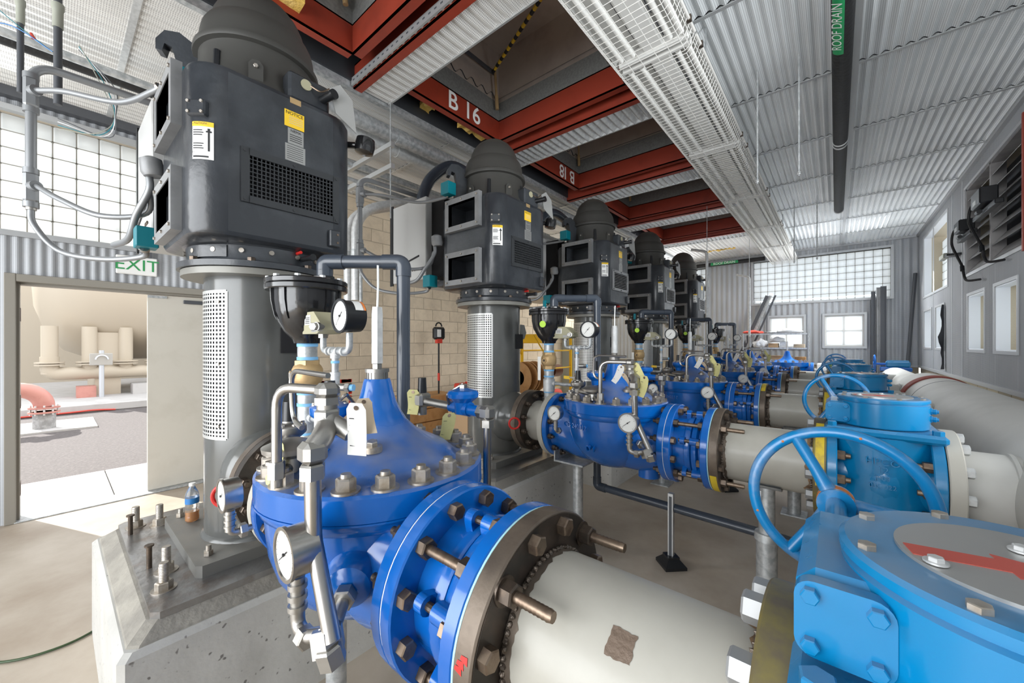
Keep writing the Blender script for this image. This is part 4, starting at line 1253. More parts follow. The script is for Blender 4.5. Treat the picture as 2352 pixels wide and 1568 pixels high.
def paper_tag(parent, o, right, down, w, h, m, name='paper_tag', curl=.02):
    """hanging tag: a slightly curled card with thickness, a reinforced eyelet and print lines"""
    o, rt, dn = V(o), V(right).normalized(), V(down).normalized()
    nrm = rt.cross(dn).normalized(); n = 8
    def pt(u, v, off=0): return o + rt * (u * w) + dn * (v * h) + nrm * (curl * math.sin(v * 3.0 + u) * v + off)
    b = MB()
    for off in (0, .0012):
        vs = []
        for j in range(n + 1):
            v = j / n
            a, e = (.18, .82) if j == 0 else (0, 1)
            vs += [pt(a, v, off), pt(e, v, off)]
        b.add(vs, [(2 * j, 2 * j + 1, 2 * j + 3, 2 * j + 2) for j in range(n)])
    t = b.build(name, m, parent, sharp=60)
    ln = MB()
    for j in range(5):
        v = .30 + .13 * j
        for off in (-.0008, .002):
            ln.add([pt(.12, v, off), pt(.75 - .1 * (j % 2), v, off), pt(.75 - .1 * (j % 2), v + .018, off), pt(.12, v + .018, off)], [(0, 1, 2, 3)])
    ln.build('print_lines', 'ink', t, sharp=None)
    e = MB()
    for off in (-.001, .0022):
        q = pt(.5, .10, off); vs = [q + (rt * math.cos(2 * PI * k / 12) + dn * math.sin(2 * PI * k / 12)) * w * .13 for k in range(12)]
        e.add(vs, [tuple(range(12))])
    e.build('eyelet', 'stud_steel', t, sharp=None)
    return t

def flange_pair_bolts(parent, x, axis, n, joined, R=.214, af=.038, h=.024, stud=.02, m='nut_steel', phase=rad(15), skip=(), name='flange_nut'):
    me = bolt_mesh(name, axis, af, h, m, stud=stud)
    return ring_of(parent, name, me, (x, 0, ZA), axis, R, n, phase, skip, joined)

# ---- control valve: local origin below the bonnet centre; x along the pipe
VX = -1.22
def make_control_valve(detail, first=False):
    v = place('control_valve', None)
    j = not detail
    # bowl
    b = MB().lathe([(0, .725), (.07, .73), (.14, .75), (.21, .79), (.265, .845), (.30, .90), (.322, .97), (.33, 1.04), (.333, 1.09), (.345, 1.10), (.35, 1.115), (.35, 1.13)], n=64)
    body = b.build('valve_body', 'valve_blue_clean', v)
    for sx, x1 in ((-1, -.47), (1, .42)):
        MB().lathe([(.225, 0), (.225, abs(x1) * .5), (.21, abs(x1) * .65), (.195, abs(x1) * .8), (.195, abs(x1) - .05), (.205, abs(x1) - .035)], (0, 0, ZA), (sx, 0, 0), 40).build('neck', 'valve_blue_clean', body)
        f = MB().lathe([(.16, abs(x1) - .04), (.240, abs(x1) - .04), (.245, abs(x1) - .036), (.245, abs(x1) - .003), (.240, abs(x1)), (.16, abs(x1))], (0, 0, ZA), (sx, 0, 0), 56, closed=True)
        f.build('inlet_flange' if sx < 0 else 'outlet_flange', 'valve_blue_clean', v)
        me = bolt_mesh('flange_nut', (-sx, 0, 0), .036, .026, 'dark_nut', stud=.02)
        ring_of(v, 'flange_nut', me, (sx * (abs(x1) - .04), 0, ZA), (-sx, 0, 0), .214, 12, rad(15), (), j)
    for x, y in ((0, 0),):
        MB().cyl((.25, 0, .70), (.25, 0, .80), .07, n=24).build('drain_boss', 'valve_blue_clean', body)
    # bonnet
    b = MB().lathe([(.20, 1.128), (.352, 1.128), (.36, 1.135), (.36, 1.198), (.352, 1.206), (.30, 1.208), (.272, 1.212), (.258, 1.225), (.235, 1.245), (.20, 1.262), (.165, 1.279), (.13, 1.302),
                    (.10, 1.332), (.079, 1.365), (.064, 1.398), (.053, 1.435), (.046, 1.468), (.042, 1.478), (0, 1.48)], n=64)
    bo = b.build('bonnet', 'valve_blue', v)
    MB().ring((0, 0, 0), (0, 0, 1), .33, .3615, 1.128, 1.133, 64).build('bonnet_gasket', 'valve_blue_clean', bo)
    me = bolt_mesh('washer', (0, 0, 1), .046, .036, 'nut_steel', stud=.010)
    ring_of(bo, 'bonnet_nut', me, (0, 0, 1.2085), (0, 0, 1), .318, 20, rad(9), (), j)
    MB().hexn((.14, -.10, 1.285), (.2, -.15, 1), .03, .02).cyl((.14, -.10, 1.27), (.14, -.10, 1.288), .03, n=18).build('vent_plug', 'nut_steel', bo)
    if first: text('casting_mark', 'DI\n006 4', .03, (.02, -.200, 1.2635), (1, .0, 0), (0, .85, .5), 'valve_blue_clean', bo, extrude=.002, align='CENTER')
    if not first:
        text('casting_mark', 'CG 240312', .045, (-.22, -.322, 1.045), (.965, -.26, 0), (0, 0, 1), 'valve_blue_clean', body, extrude=.004)
        text('casting_mark', 'D I', .05, (-.05, -.318, .905), (1, -.05, 0), (0, -.25, 1), 'valve_blue_clean', body, extrude=.012)
    # position indicator on the cone
    b = MB().cyl((0, 0, 1.475), (0, 0, 1.50), .034, n=24)
    for k in range(18):
        a = 2 * PI * k / 18; b.box(-.0035, .0035, .030, .036, 1.478, 1.50, M=Matrix.Rotation(a, 4, 'Z'))
    b.cyl((0, 0, 1.50), (0, 0, 1.512), .04, n=24).hexn((0, 0, 1.512), (0, 0, 1), .03, .018)
    st = b.build('stem_cap', 'fitting_steel', v)
    MB().hexn((0, 0, 1.53), (0, 0, 1), .036, .195).build('indicator_sleeve', 'galv_light', st)
    MB().tube([(0, 0, 1.72), (0, .003, 1.80), (.004, 0, 1.87)], .0035, 8).build('indicator_rod', 'gasket_white', st)
    # taps, gauges and outer tube on the -Y side
    yg = -.36
    for gx, r in ((-.265, .052), (.265, .058)):
        pass
    tl = MB().tube(fillet([(-.265, -.30, .99), (-.265, yg, .99), (-.265, yg, 1.06)], .02, 4), .011, 12)
    tl.hexn((-.265, -.315, .99), (0, -1, 0), .04, .02).cyl((-.265, yg, 1.0), (-.265, yg, 1.065), .014, n=12)
    for z in (1.012, 1.03, 1.048): tl.cyl((-.265, yg, z), (-.265, yg, z + .006), .017, n=12)
    ta = tl.build('gauge_tap', 'fitting_steel', v)
    gauge(v, 'pressure_gauge', (-.265, yg, 1.118), .050, .05, 'stainless', needle=.75)
    MB().lathe([(.075, -.06), (.068, .0), (.055, .03), (.03, .042), (0, .045)], (.255, -.225, .985), (.72, -.68, -.1), 28).build('tap_boss', 'valve_blue_clean', body)
    tl = MB().tube(fillet([(.27, -.24, .983), (.365, -.325, .96), (.32, yg, .948), (.265, yg, .945), (.265, yg, 1.06)], .025, 4), .0155, 12)
    tl.hexn((.29, -.258, .979), (.72, -.68, -.1), .05, .028).hexn((.345, -.34, .952), (.8, .6, 0), .045, .03).hexn((.30, yg, .942), (1, 0, 0), .042, .025)
    for z in (.985, 1.01, 1.035): tl.cyl((.265, yg, z), (.265, yg, z + .012), .021, n=14)
    tl.build('gauge_tap', 'fitting_steel', v)
    gauge(v, 'pressure_gauge', (.265, yg, 1.122), .057, .062, 'stainless', needle=.65)
    o = V(.385, -.335, .955)
    b = MB().hexn(o + V(-.015, 0, -.03), (-.35, 0, .94), .062, .05).hexn(o + V(.005, 0, -.045), (-.2, -.2, .94), .05, .04)
    b.build('tube_fitting', 'fitting_steel', v)
    MB().tube(fillet([o + V(0, 0, .0), (.29, -.335, 1.145), (.285, -.335, 1.30)], .06, 6), .0185, 16).build('outer_tube', 'stainless', v)
    f = MB().hexn((.285, -.335, 1.285), (0, 0, 1), .05, .035).box(.257, .313, -.363, -.307, 1.32, 1.372, c=.012)
    f.tube(fillet([(.285, -.335, 1.35), (.28, -.31, 1.375), (.25, -.285, 1.395), (.24, -.28, 1.42)], .03, 4), .026, 14)
    f.hexn((.238, -.28, 1.39), (0, 0, 1), .055, .045).cyl((.238, -.28, 1.43), (.238, -.28, 1.452), .024, n=16).hexn((.238, -.28, 1.447), (0, 0, 1), .054, .02).box(.212, .264, -.306, -.254, 1.462, 1.50, c=.012)
    f.tube([(.238, -.28, 1.41), (.29, -.245, 1.375)], .022, 12)
    f.build('strainer_fitting', 'fitting_steel', v)
    MB().tube(fillet([(.22, -.28, 1.48), (.06, -.335, 1.482), (.06, -.335, 1.25)], .06, 6), .013, 12).build('sense_tube', 'stainless', v)
    MB().tube(fillet([(.20, -.26, 1.515), (-.02, -.27, 1.52), (-.03, -.26, 1.37), (.06, -.27, 1.36)], .05, 6), .0075, 10).build('sense_tube', 'stainless', v)
    # needle valve body near the left nuts
    f = MB().hexn((.06, -.335, 1.235), (0, 0, 1), .038, .045).cyl((.06, -.335, 1.21), (.06, -.335, 1.24), .016, n=12).tube([(.06, -.335, 1.225), (-.02, -.275, 1.235)], .016, 12)
    f.lathe([(.02, 0), (.05, .015), (.075, .025), (.078, .04), (.055, .05), (.03, .058), (0, .06)], (-.03, -.265, 1.255), (0, 0, 1), 28)
    f.lathe([(.034, 0), (.03, .04)], (-.03, -.265, 1.22), (0, 0, 1), 20)
    f.build('speed_valve', 'fitting_steel', v)
    # pilot valves on the bonnet
    def pilot(x, y, z, m, r=.07, cap=True, nm='pilot_valve'):
        b = MB().lathe([(r * .45, 0), (r * .5, r * .5), (r * .95, r * .9), (r, r * 1.0), (r, r * 1.35), (r * .92, r * 1.45), (r * .5, r * 1.6), (0, r * 1.65)], (x, y, z), (0, 0, 1), 28)
        o = b.build(nm, m, v)
        c = MB()
        for k in range(8):
            a = 2 * PI * k / 8; c.hexn((x + r * .82 * math.cos(a), y + r * .82 * math.sin(a), z + r * 1.38), (0, 0, 1), .012, .01)
        c.build('cover_screws', 'nut_steel', o)
        MB().cyl((x, y, z + r * 1.5), (x, y, z + r * 1.7), .022, n=16).build('collar', 'fitting_steel', o)
        if cap: MB().cyl((x, y, z + r * 1.68), (x, y, z + r * 1.68 + .065), .020, .017, n=18).build('adjuster_cap', 'black_plastic', o)
        return o
    pilot(-.085, -.125, 1.305, 'valve_blue', .062)
    pilot(-.17, -.22, 1.255, 'fitting_steel', .052)
    MB().tube(fillet([(-.17, -.22, 1.27), (-.12, -.25, 1.265), (-.05, -.262, 1.262)], .03, 4), .016, 12).build('pilot_pipe', 'fitting_steel', v)
    MB().tube(fillet([(-.06, -.10, 1.41), (-.04, -.09, 1.43), (-.12, -.02, 1.38), (-.15, .02, 1.28)], .02, 4), .006, 8).build('sense_tube', 'stainless', v)
    # pilot set on the far side
    yf = .36
    pb = MB().cyl((.06, yf - .05, 1.345), (.14, yf - .05, 1.345), .028, n=18).lathe([(.03, -.03), (.036, .015), (.06, .035), (.062, .05), (.055, .06), (.02, .07), (0, .07)], (.10, yf - .05, 1.355), (0, 0, 1), 28)
    pb.cyl((.03, yf - .05, 1.345), (.20, yf - .05, 1.342), .022, n=16)
    pl = pb.build('relief_pilot', 'valve_blue_clean', v)
    f = MB().tube([(-.14, yf - .05, 1.35), (.035, yf - .05, 1.346)], .017, 14).hexn((.19, yf - .05, 1.342), (1, 0, 0), .045, .03).box(.205, .255, yf - .075, yf - .025, 1.318, 1.368, c=.01)
    f.hexn((.23, yf - .05, 1.29), (0, 0, 1), .045, .03)
    MB().hexn((.10, yf - .05, 1.42), (0, 0, 1), .03, .02).build('pilot_nut', 'fitting_steel', pl)
    f.build('pilot_pipe', 'fitting_steel', pl)
    MB().box(-.19, -.13, yf - .08, yf - .02, 1.325, 1.385, c=.01).cyl((-.16, yf - .05, 1.29), (-.16, yf - .05, 1.33), .02, n=14).build('pilot_block', 'fitting_steel', pl)
    MB().cyl((-.16, yf - .05, 1.385), (-.16, yf - .05, 1.45), .02, .017, n=18).build('adjuster_cap', 'black_plastic', pl)
    MB().cyl((.23, yf - .05, .98), (.23, yf - .05, 1.30), .015, n=14).build('drop_tube', 'stainless', pl)
    MB().tube(fillet([(.035, yf - .06, 1.345), (.05, yf - .09, 1.40), (.10, yf - .05, 1.44)], .02, 4), .006, 8).build('sense_tube', 'stainless', pl)
    # tags
    if first:
        paper_tag(v, (.30, -.262, 1.455), (.55, .75, -.1), (.16, -.06, -1), .045, .125, 'paper_white')
        paper_tag(v, (.292, -.235, 1.46), (.35, .9, 0), (.22, .02, -1), .04, .09, 'paper_tan')
        paper_tag(v, (-.01, -.31, 1.335), (.8, .1, -.5), (-.1, -.25, -1), .05, .12, 'paper_yellow')
        paper_tag(v, (-.20, yf - .10, 1.40), (.85, .5, 0), (.05, -.05, -1), .055, .105, 'paper_yellow')
        paper_tag(v, (.04, yf - .10, 1.325), (.85, .5, .1), (-.15, -.12, -1), .055, .105, 'paper_yellow')
    else:
        paper_tag(v, (.17, -.30, 1.47), (.5, -.1, -.2), (-.45, -.1, -1), .05, .12, 'paper_white')
        paper_tag(v, (.24, -.27, 1.46), (.55, .1, .4), (.55, -.1, -1), .045, .16, 'paper_yellow')
        paper_tag(v, (.31, -.30, 1.41), (.6, -.2, -.1), (-.1, -.2, -1), .06, .13, 'paper_yellow')
        paper_tag(v, (.19, -.31, 1.40), (.5, -.2, .5), (.7, -.1, -1), .03, .09, 'paper_tan')
    return v
cv1 = make_control_valve(True, True)
cv2 = make_control_valve(True, False)
cv3 = make_control_valve(False, False)
cv = [cv1, cv2, cv3, copy_tree(cv3), copy_tree(cv3)]
CVL = ['large blue control valve in the foreground, silver nuts round its bonnet', 'second blue control valve from the camera, CG 240312 cast on its bowl',
       'third blue control valve from the camera, in front of the third pump', 'fourth blue control valve from the camera', 'fifth blue control valve, in front of the farthest pump']
for i, o in enumerate(cv):
    o.location = (VX, PYS[i], 0)
    tag(o, CVL[i], 'valve', 'blue control valves')

# sixth valve near the back wall, without pump
def make_plain_valve():
    v = place('relief_valve', None)
    MB().lathe([(0, .74), (.14, .75), (.24, .80), (.30, .90), (.33, 1.04), (.34, 1.12)], n=40).build('valve_body', 'valve_blue_clean', v)
    MB().cyl((-.45, 0, ZA), (.45, 0, ZA), .17, n=28).cyl((-.45, 0, ZA), (-.40, 0, ZA), .245, n=36).cyl((.40, 0, ZA), (.45, 0, ZA), .245, n=36).build('neck', 'valve_blue_clean', v)
    b = MB().lathe([(.25, 1.12), (.37, 1.12), (.37, 1.20), (.28, 1.205), (.22, 1.225), (.13, 1.255), (.09, 1.29), (.06, 1.34), (.04, 1.43), (0, 1.44)], n=40).build('bonnet', 'valve_blue_clean', v)
    me = bolt_mesh('washer', (0, 0, 1), .046, .036, 'nut_steel', stud=.010)
    ring_of(b, 'bonnet_nut', me, (0, 0, 1.2), (0, 0, 1), .325, 16, 0, (), True)
    MB().hexn((0, 0, 1.44), (0, 0, 1), .03, .20).build('indicator_sleeve', 'galv_light', v)
    return v
rv6 = make_plain_valve(); rv6.location = (-.80, 10.12, 0)
MB().cyl((0, 0, 0), (0, 0, .76), .06, n=20).box(-.12, .12, -.12, .12, 0, .015).build('support_post', 'galvanised', rv6)
tag(rv6, 'farthest blue valve with a tall pointed bonnet, in front of the shelving', 'valve')

# ---- inlet spool between pump flange and valve
def make_spool(detail):
    s = place('inlet_spool', None); j = not detail
    MB().cyl((-1.91, 0, ZA), (-1.73, 0, ZA), .163, n=40).build('spool_pipe', 'pipe_white', s)
    MB().ring((-1.948, 0, ZA), (1, 0, 0), .13, .245, 0, .046, 56).build('raised_flange', 'bare_black', s)
    MB().ring((-1.953, 0, ZA), (1, 0, 0), .13, .235, 0, .006, 56).build('gasket', 'ink', s)
    MB().ring((-1.735, 0, ZA), (1, 0, 0), .13, .245, 0, .042, 56).build('white_flange', 'pipe_white', s)
    me = bolt_mesh('flange_nut', (1, 0, 0), .036, .028, 'dark_nut', stud=.016)
    ring_of(s, 'flange_nut', me, (-1.902, 0, ZA), (1, 0, 0), .214, 12, rad(15), (), j)
    MB().torus((-1.93, -.272, ZA + .012), (.75, -.66, 0), .042, .008, 24, 8).build('red_ring', 'red_paint', s)
    MB().cyl((-1.80, 0, ZA + .14), (-1.80, 0, ZA + .20), .045, n=20).build('outlet_boss', 'fitting_steel', s)
    return s
# ---- dismantling joint
def make_joint(detail):
    d = place('dismantling_joint', None); j = not detail
    x0, x1 = -.80, -.555
    for nm, a in (('joint_flange', x0), ('joint_flange', x1 - .04)):
        MB().lathe([(.17, 0), (.241, 0), (.245, .004), (.245, .036), (.241, .04), (.17, .04)], (a, 0, ZA), (1, 0, 0), 56, closed=True).build(nm, 'valve_blue_clean', d)
    MB().ring((x0 - .004, 0, ZA), (1, 0, 0), .2, .243, 0, .005, 56).build('gasket', 'gasket_white', d)
    MB().ring((x1 - .001, 0, ZA), (1, 0, 0), .2, .243, 0, .005, 56).build('gasket', 'gasket_teal', d)
    MB().lathe([(.178, .04), (.178, .10), (.186, .105), (.186, .128), (.182, .135), (.165, .14), (.165, .21)], (x0, 0, ZA), (1, 0, 0), 48).build('sleeve', 'valve_blue_clean', d)
    gl = MB().lathe([(.165, .145), (.192, .147), (.195, .155), (.195, .172), (.185, .178), (.165, .18)], (x0, 0, ZA), (1, 0, 0), 48).build('gland_ring', 'valve_blue_clean', d)
    # lugs with short bolts between the gland and the sleeve, long tie rods between the flanges
    lug = MB(); lug.cyl((0, 0, 0), (.05, 0, 0), .022, n=14)
    lug.box(0, .05, -.022, .022, -.04, .0)
    for k in range(6):
        a = rad(12 + 60 * k); R = .205
        M = Matrix.Translation((x0 + .145, R * math.cos(a + PI / 2), ZA + R * math.sin(a + PI / 2))) @ Matrix.Rotation(a, 4, 'X')
        l1 = MB().merge(lug, M); l1.build('lug', 'valve_blue_clean', gl)
        l2 = MB().merge(lug, Matrix.Translation((-.055, 0, 0)) @ M); l2.v = [(x0 + .09 + (p[0] - (x0 + .09)) * .5, p[1], p[2]) for p in l2.v]; l2.build('lug', 'valve_blue_clean', gl)
        y, z = R * math.cos(a + PI / 2), ZA + R * math.sin(a + PI / 2)
        MB().cyl((x0 + .08, y, z), (x0 + .215, y, z), .010, n=10).hexn((x0 + .195, y, z), (1, 0, 0), .034, .024).build('lug_bolt', 'dark_nut', gl)
    n = 12; long_ = (1, 4, 7, 10)
    u, w, ax = basis((1, 0, 0))
    for k in range(n):
        a = rad(15) + 2 * PI * k / n
        off = (u * math.cos(a) + w * math.sin(a)) * .214
        c = V(0, 0, ZA) + off
        if k in long_:
            prof = []
            N = 46; L0, L1 = x0 - .02, x1 + .17
            for q in range(N):
                h = L0 + (L1 - L0) * q / N; prof += [(.0125, h), (.0112, h + (L1 - L0) / N * .5)]
            prof += [(.0105, L1), (0, L1)]
            rod = MB().lathe(prof, (0, c.y, c.z), (1, 0, 0), 10).build('tie_rod', 'stud_steel', d, sharp=80)
            for hx in (x0 + .04, x1 - .066):
                MB().hexn((hx, c.y, c.z), (1, 0, 0), .042, .026, rot=.3 + k).build('rod_nut', 'dark_nut', rod)
            MB().hexn((x1 + .057, c.y, c.z), (1, 0, 0), .042, .028, rot=.5 + k).cyl((x1 + .052, c.y, c.z), (x1 + .057, c.y, c.z), .03, n=16).build('rod_nut', 'dark_nut', rod)
        else:
            MB().hexn((x0 + .04, c.y, c.z), (1, 0, 0), .038, .024, rot=k * .7).build('flange_bolt', 'stud_steel', d)
            MB().hexn((x1 - .04, c.y, c.z), (-1, 0, 0), .038, .022, rot=k * .4).build('flange_bolt', 'stud_steel', d)
    return d
# ---- white pipe with its bare steel flanges
def make_pipe(detail, patch=False):
    p = place('discharge_pipe', None); j = not detail
    xa, xb = -.555, -.035
    MB().cyl((xa + .03, 0, ZA), (xb - .03, 0, ZA), .163, n=64).build('pipe_barrel', 'pipe_white', p)
    fl = MB().lathe([(.16, .004), (.243, .004), (.246, .008), (.246, .048), (.243, .052), (.16, .052)], (xa, 0, ZA), (1, 0, 0), 64, closed=True).build('flange', 'bare_steel', p)
    MB().ring((xa + .0525, 0, ZA), (1, 0, 0), .165, .240, 0, .001, 64).build('flange_face', 'bare_black', fl)
    f2 = MB().lathe([(.16, -.052), (.243, -.052), (.246, -.048), (.246, -.004), (.243, 0), (.16, 0)], (xb, 0, ZA), (1, 0, 0), 64, closed=True).build('flange', 'olive_steel', p)
    # weld beads and scorched paint
    for x, s in ((xa + .052, 1), (xb - .052, -1)):
        bd = MB(); n = 72
        for k in range(n):
            a = 2 * PI * k / n; q = .004 * ((k * 7) % 3) / 2
            bd.lathe([(0, -.001), (.007, .001), (.006, .006), (0, .009 + q)], (x + s * .006, .163 * math.cos(a), ZA + .163 * math.sin(a)), (s * .9, math.cos(a) * .6, math.sin(a) * .6), 6)
        w_ = bd.build('weld_bead', 'weld_bead', p); w_['kind'] = 'stuff'
        sc_ = MB(); vs = []; n = 96
        random.seed(3 if s > 0 else 5)
        for k in range(n):
            a = 2 * PI * k / n; wd = (.020 + .010 * random.random()) if s > 0 else (.022 + .010 * math.sin(a * 7) + .006 * math.sin(a * 17) + .004 * random.random())
            vs += [(x, .1636 * math.cos(a), ZA + .1636 * math.sin(a)), (x + s * wd, .1636 * math.cos(a), ZA + .1636 * math.sin(a))]
        sc_.add(vs, [(2 * k, (2 * k + 2) % (2 * n), (2 * k + 3) % (2 * n), 2 * k + 1) for k in range(n)])
        sc_.build('bare_band', 'bare_steel' if s > 0 else 'scorch', p)
    me = bolt_mesh('flange_bolt', (1, 0, 0), .038, .024, 'dark_nut' if not patch else 'stud_steel')
    ring_of(p, 'flange_bolt', me, (xa + .052, 0, ZA), (1, 0, 0), .214, 12, rad(15), (1, 4, 7, 10), j)
    me = bolt_mesh('flange_bolt', (-1, 0, 0), .042, .030, 'zinc')
    ring_of(p, 'flange_bolt', me, (xb - .052, 0, ZA), (-1, 0, 0), .214, 12, rad(0), (), j)
    if patch:
        b = MB(); vs = []; random.seed(11)
        A0, A1, X0, X1 = rad(149), rad(133), -.303, -.258
        edge = []
        for k in range(9): edge.append((X0 + (X1 - X0) * k / 8, A0 + rad(random.uniform(-.7, .7))))
        for k in range(7): edge.append((X1 + random.uniform(-.002, .002), A0 + (A1 - A0) * (k + .5) / 7))
        for k in range(9): edge.append((X1 - (X1 - X0) * k / 8, A1 + rad(random.uniform(-.7, .7))))
        for k in range(7): edge.append((X0 + random.uniform(-.002, .002), A1 + (A0 - A1) * (k + .5) / 7))
        pts = [(x, -.1638 * math.sin(a), ZA + .1638 * -math.cos(a)) for x, a in edge]
        c = (sum(q[0] for q in pts) / len(pts), -.1645 * math.sin((A0 + A1) / 2), ZA - .1645 * math.cos((A0 + A1) / 2))
        b.add(pts + [c], [(k, (k + 1) % len(pts), len(pts)) for k in range(len(pts))])
        b.build('bare_patch', 'patch_brown', p)
        vs = []
        mk = MB()
        for k, (x, a) in enumerate(((xa + .018, 98), (xa + .022, 100.5), (xa + .03, 103))):
            R = .2468
            q = lambda x, a: (x, -R * math.sin(rad(a)), ZA - R * math.cos(rad(a)))
            mk.add([q(x - .008, a), q(x + .012, a - 1), q(x + .01, a + 2.2), q(x - .006, a + 1.8)], [(0, 1, 2, 3)])
        mk.build('red_mark', 'red_paint', fl)
    return p
# ---- light blue plug valve with gearbox and handwheel
def make_gear_valve(detail, text_on=False):
    g = place('plug_valve', None); j = not detail
    xa, xb = -.035, .355
    b = MB().lathe([(.17, .0), (.17, .10), (.205, .16), (.212, .20), (.205, .24), (.17, .29), (.17, .39)], (xa, 0, ZA), (1, 0, 0), 48)
    body = b.build('valve_body', 'gear_blue', g)
    for nm, x in (('flange', xa), ('flange', xb - .04)):
        f = MB().lathe([(.16, 0), (.242, 0), (.246, .004), (.246, .036), (.242, .04), (.16, .04)], (x, 0, ZA), (1, 0, 0), 56, closed=True).build(nm, 'gear_blue', g)
    me = bolt_mesh('flange_nut', (1, 0, 0), .04, .03, 'stud_steel', stud=.018)
    ring_of(g, 'flange_nut', me, (xa + .04, 0, ZA), (1, 0, 0), .214, 12, rad(0), (), j)
    me = bolt_mesh('flange_nut', (-1, 0, 0), .04, .03, 'stud_steel', stud=.018)
    ring_of(g, 'flange_nut', me, (xb - .04, 0, ZA), (-1, 0, 0), .214, 12, rad(0), (), j)
    # body barrel and square bonnet plate
    MB().lathe([(.185, .72), (.205, .78), (.205, 1.17)], (.16, 0, 0), (0, 0, 1), 40).build('barrel', 'gear_blue', body)
    tp = MB().box(.16 - .205, .16 + .205, -.20, .20, 1.165, 1.205, c=.012).build('bonnet_plate', 'gear_blue', g)
    me = bolt_mesh('plate_bolt', (0, 0, 1), .034, .02, 'gear_blue' if detail else 'gear_blue')
    for x, y in ((-.175, -.17), (.175, -.17), (-.175, .17), (.175, .17)): place('plate_bolt', me, tp, (.16 + x, y, 1.205))
    if text_on:
        for k, (s, sz) in enumerate((('HPCO', .042), ('12', .042), ('JP03', .03), ('03/2022', .028))):
            text('casting_mark', s, sz, (.16, -.2075, 1.065 - k * .036), (1, 0, 0), (0, 0, 1), 'gear_blue', body, extrude=.004, align='CENTER')
    # gearbox drum
    R = .163
    b = MB().lathe([(.12, 1.205), (R - .004, 1.208), (R, 1.213), (R, 1.318), (R - .006, 1.322), (R - .006, 1.327), (R + .002, 1.328), (R + .002, 1.338), (R - .004, 1.343), (0, 1.343)], (.168, -.018, 0), (0, 0, 1), 64)
    gb = b.build('gearbox', 'gear_blue', g)
    # worm housing running along Y on the left of the drum
    poly = []
    w = MB().box(-.04, .07, -.120, .135, 1.207, 1.315, c=.02)
    w.build('worm_housing', 'gear_blue', gb)
    pl = []
    for k in range(17):
        pl.append(None)
    cx, cz = .006, 1.266
    poly = []
    for qx, qz, a in ((1, 1, 0), (-1, 1, 90), (-1, -1, 180), (1, -1, 270)):
        for k in range(6):
            t = rad(a + 90 * k / 5); poly.append((cx + qx * .026 + .02 * math.cos(t), cz + qz * .026 + .02 * math.sin(t)))
    ec = MB().prism(poly, (0, -.134, 0), (1, 0, 0), (0, 0, 1), (0, .018, 0)).build('end_cover', 'gear_blue', gb)
    me = bolt_mesh('cover_bolt', (0, -1, 0), .017, .010, 'gear_blue')
    for x in (-.03, .03):
        for z in (-.03, .03): place('cover_bolt', me, ec, (cx + x, -.134, cz + z))
    # lid bolts, position disc and arrow
    me = bolt_mesh('lid_bolt', (0, 0, 1), .017, .007, 'nut_steel')
    for k in range(8):
        a = rad(20 + 45 * k); place('lid_bolt', me, gb, (.168 + .147 * math.cos(a), -.018 + .147 * math.sin(a), 1.343))
    MB().cyl((.168, -.018, 1.343), (.168, -.018, 1.347), .11, n=64).build('indicator_disc', 'nameplate', gb)
    ar = [(-.10, -.015), (-.02, -.015), (-.02, -.028), (.05, 0), (-.02, .028), (-.02, .015), (-.10, .015)]
    MB().prism(ar, (.166, -.026, 1.347), (.98, .2, 0), (-.2, .98, 0), (0, 0, .0008)).build('red_arrow', 'arrow_red', gb, sharp=None)
    for x, y in ((.088, -.072), (.172, .03)):
        MB().hexn((x, y, 1.348), (0, 0, 1), .013, .007).cyl((x, y, 1.348), (x, y, 1.350), .011, n=14).build('disc_bolt', 'galv_light', gb)
    for z in (1.255, 1.29):
        MB().hexn((.318, -.03, z), (1, -.2, 0), .03, .018).cyl((.31, -.03, z), (.355, -.04, z), .008, n=10).hexn((.335, -.036, z), (1, -.2, 0), .022, .014).build('stop_screw', 'gear_blue', gb)
    # handwheel behind on the worm shaft
    hy, hz = .33, 1.266
    hw = MB().torus((0, hy, hz), (0, 1, 0), .147, .0115, 64, 14).build('handwheel', 'wheel_blue', g)
    MB().cyl((0, .12, hz), (0, hy + .02, hz), .017, n=18).cyl((0, hy - .02, hz), (0, hy + .02, hz), .032, n=24).build('hub', 'wheel_blue', hw)
    for a in (118, 238, 358):
        d = V(math.cos(rad(a)), 0, math.sin(rad(a))); o = V(0, hy, hz)
        MB().tube([o + d * .02, o + d * .07 + V(0, .004, 0), o + d * .145], [.016, .012, .0125], 12).build('spoke', 'wheel_blue', hw)
    for a, q in ((128, .5), (200, -.3), (75, .2)):
        d = V(math.cos(rad(a)), 0, math.sin(rad(a)))
        MB().lathe([(0, .0119), (.002, .0117), (.003, .011)], V(0, hy, hz) + d * .147, (0, -1, 0), 8).build('paint_chip', 'chip_rust', hw)
    MB().ring((0, hy, hz), (0, -1, 0), .0318, .0325, -.012, .008, 20).build('worn_band', 'chip_rust', hw)
    return g
# ---- branch pipe to the header
def make_branch(detail):
    p = place('branch_pipe', None); j = not detail
    MB().cyl((.40, 0, ZA), (.70, 0, ZA), .163, n=48).build('pipe_barrel', 'header_white', p)
    MB().lathe([(.16, 0), (.243, 0), (.246, .004), (.246, .046), (.243, .05), (.16, .05)], (.358, 0, ZA), (1, 0, 0), 56, closed=True).build('flange', 'pipe_white', p)
    me = bolt_mesh('flange_bolt', (1, 0, 0), .040, .026, 'galv_light')
    ring_of(p, 'flange_bolt', me, (.408, 0, ZA), (1, 0, 0), .214, 12, 0, (), j)
    MB().lathe([(.160, 0), (.170, .004), (.171, .016), (.160, .022)], (.555, 0, ZA), (1, 0, 0), 48, closed=True).build('weld_seam', 'header_white', p)
    return p
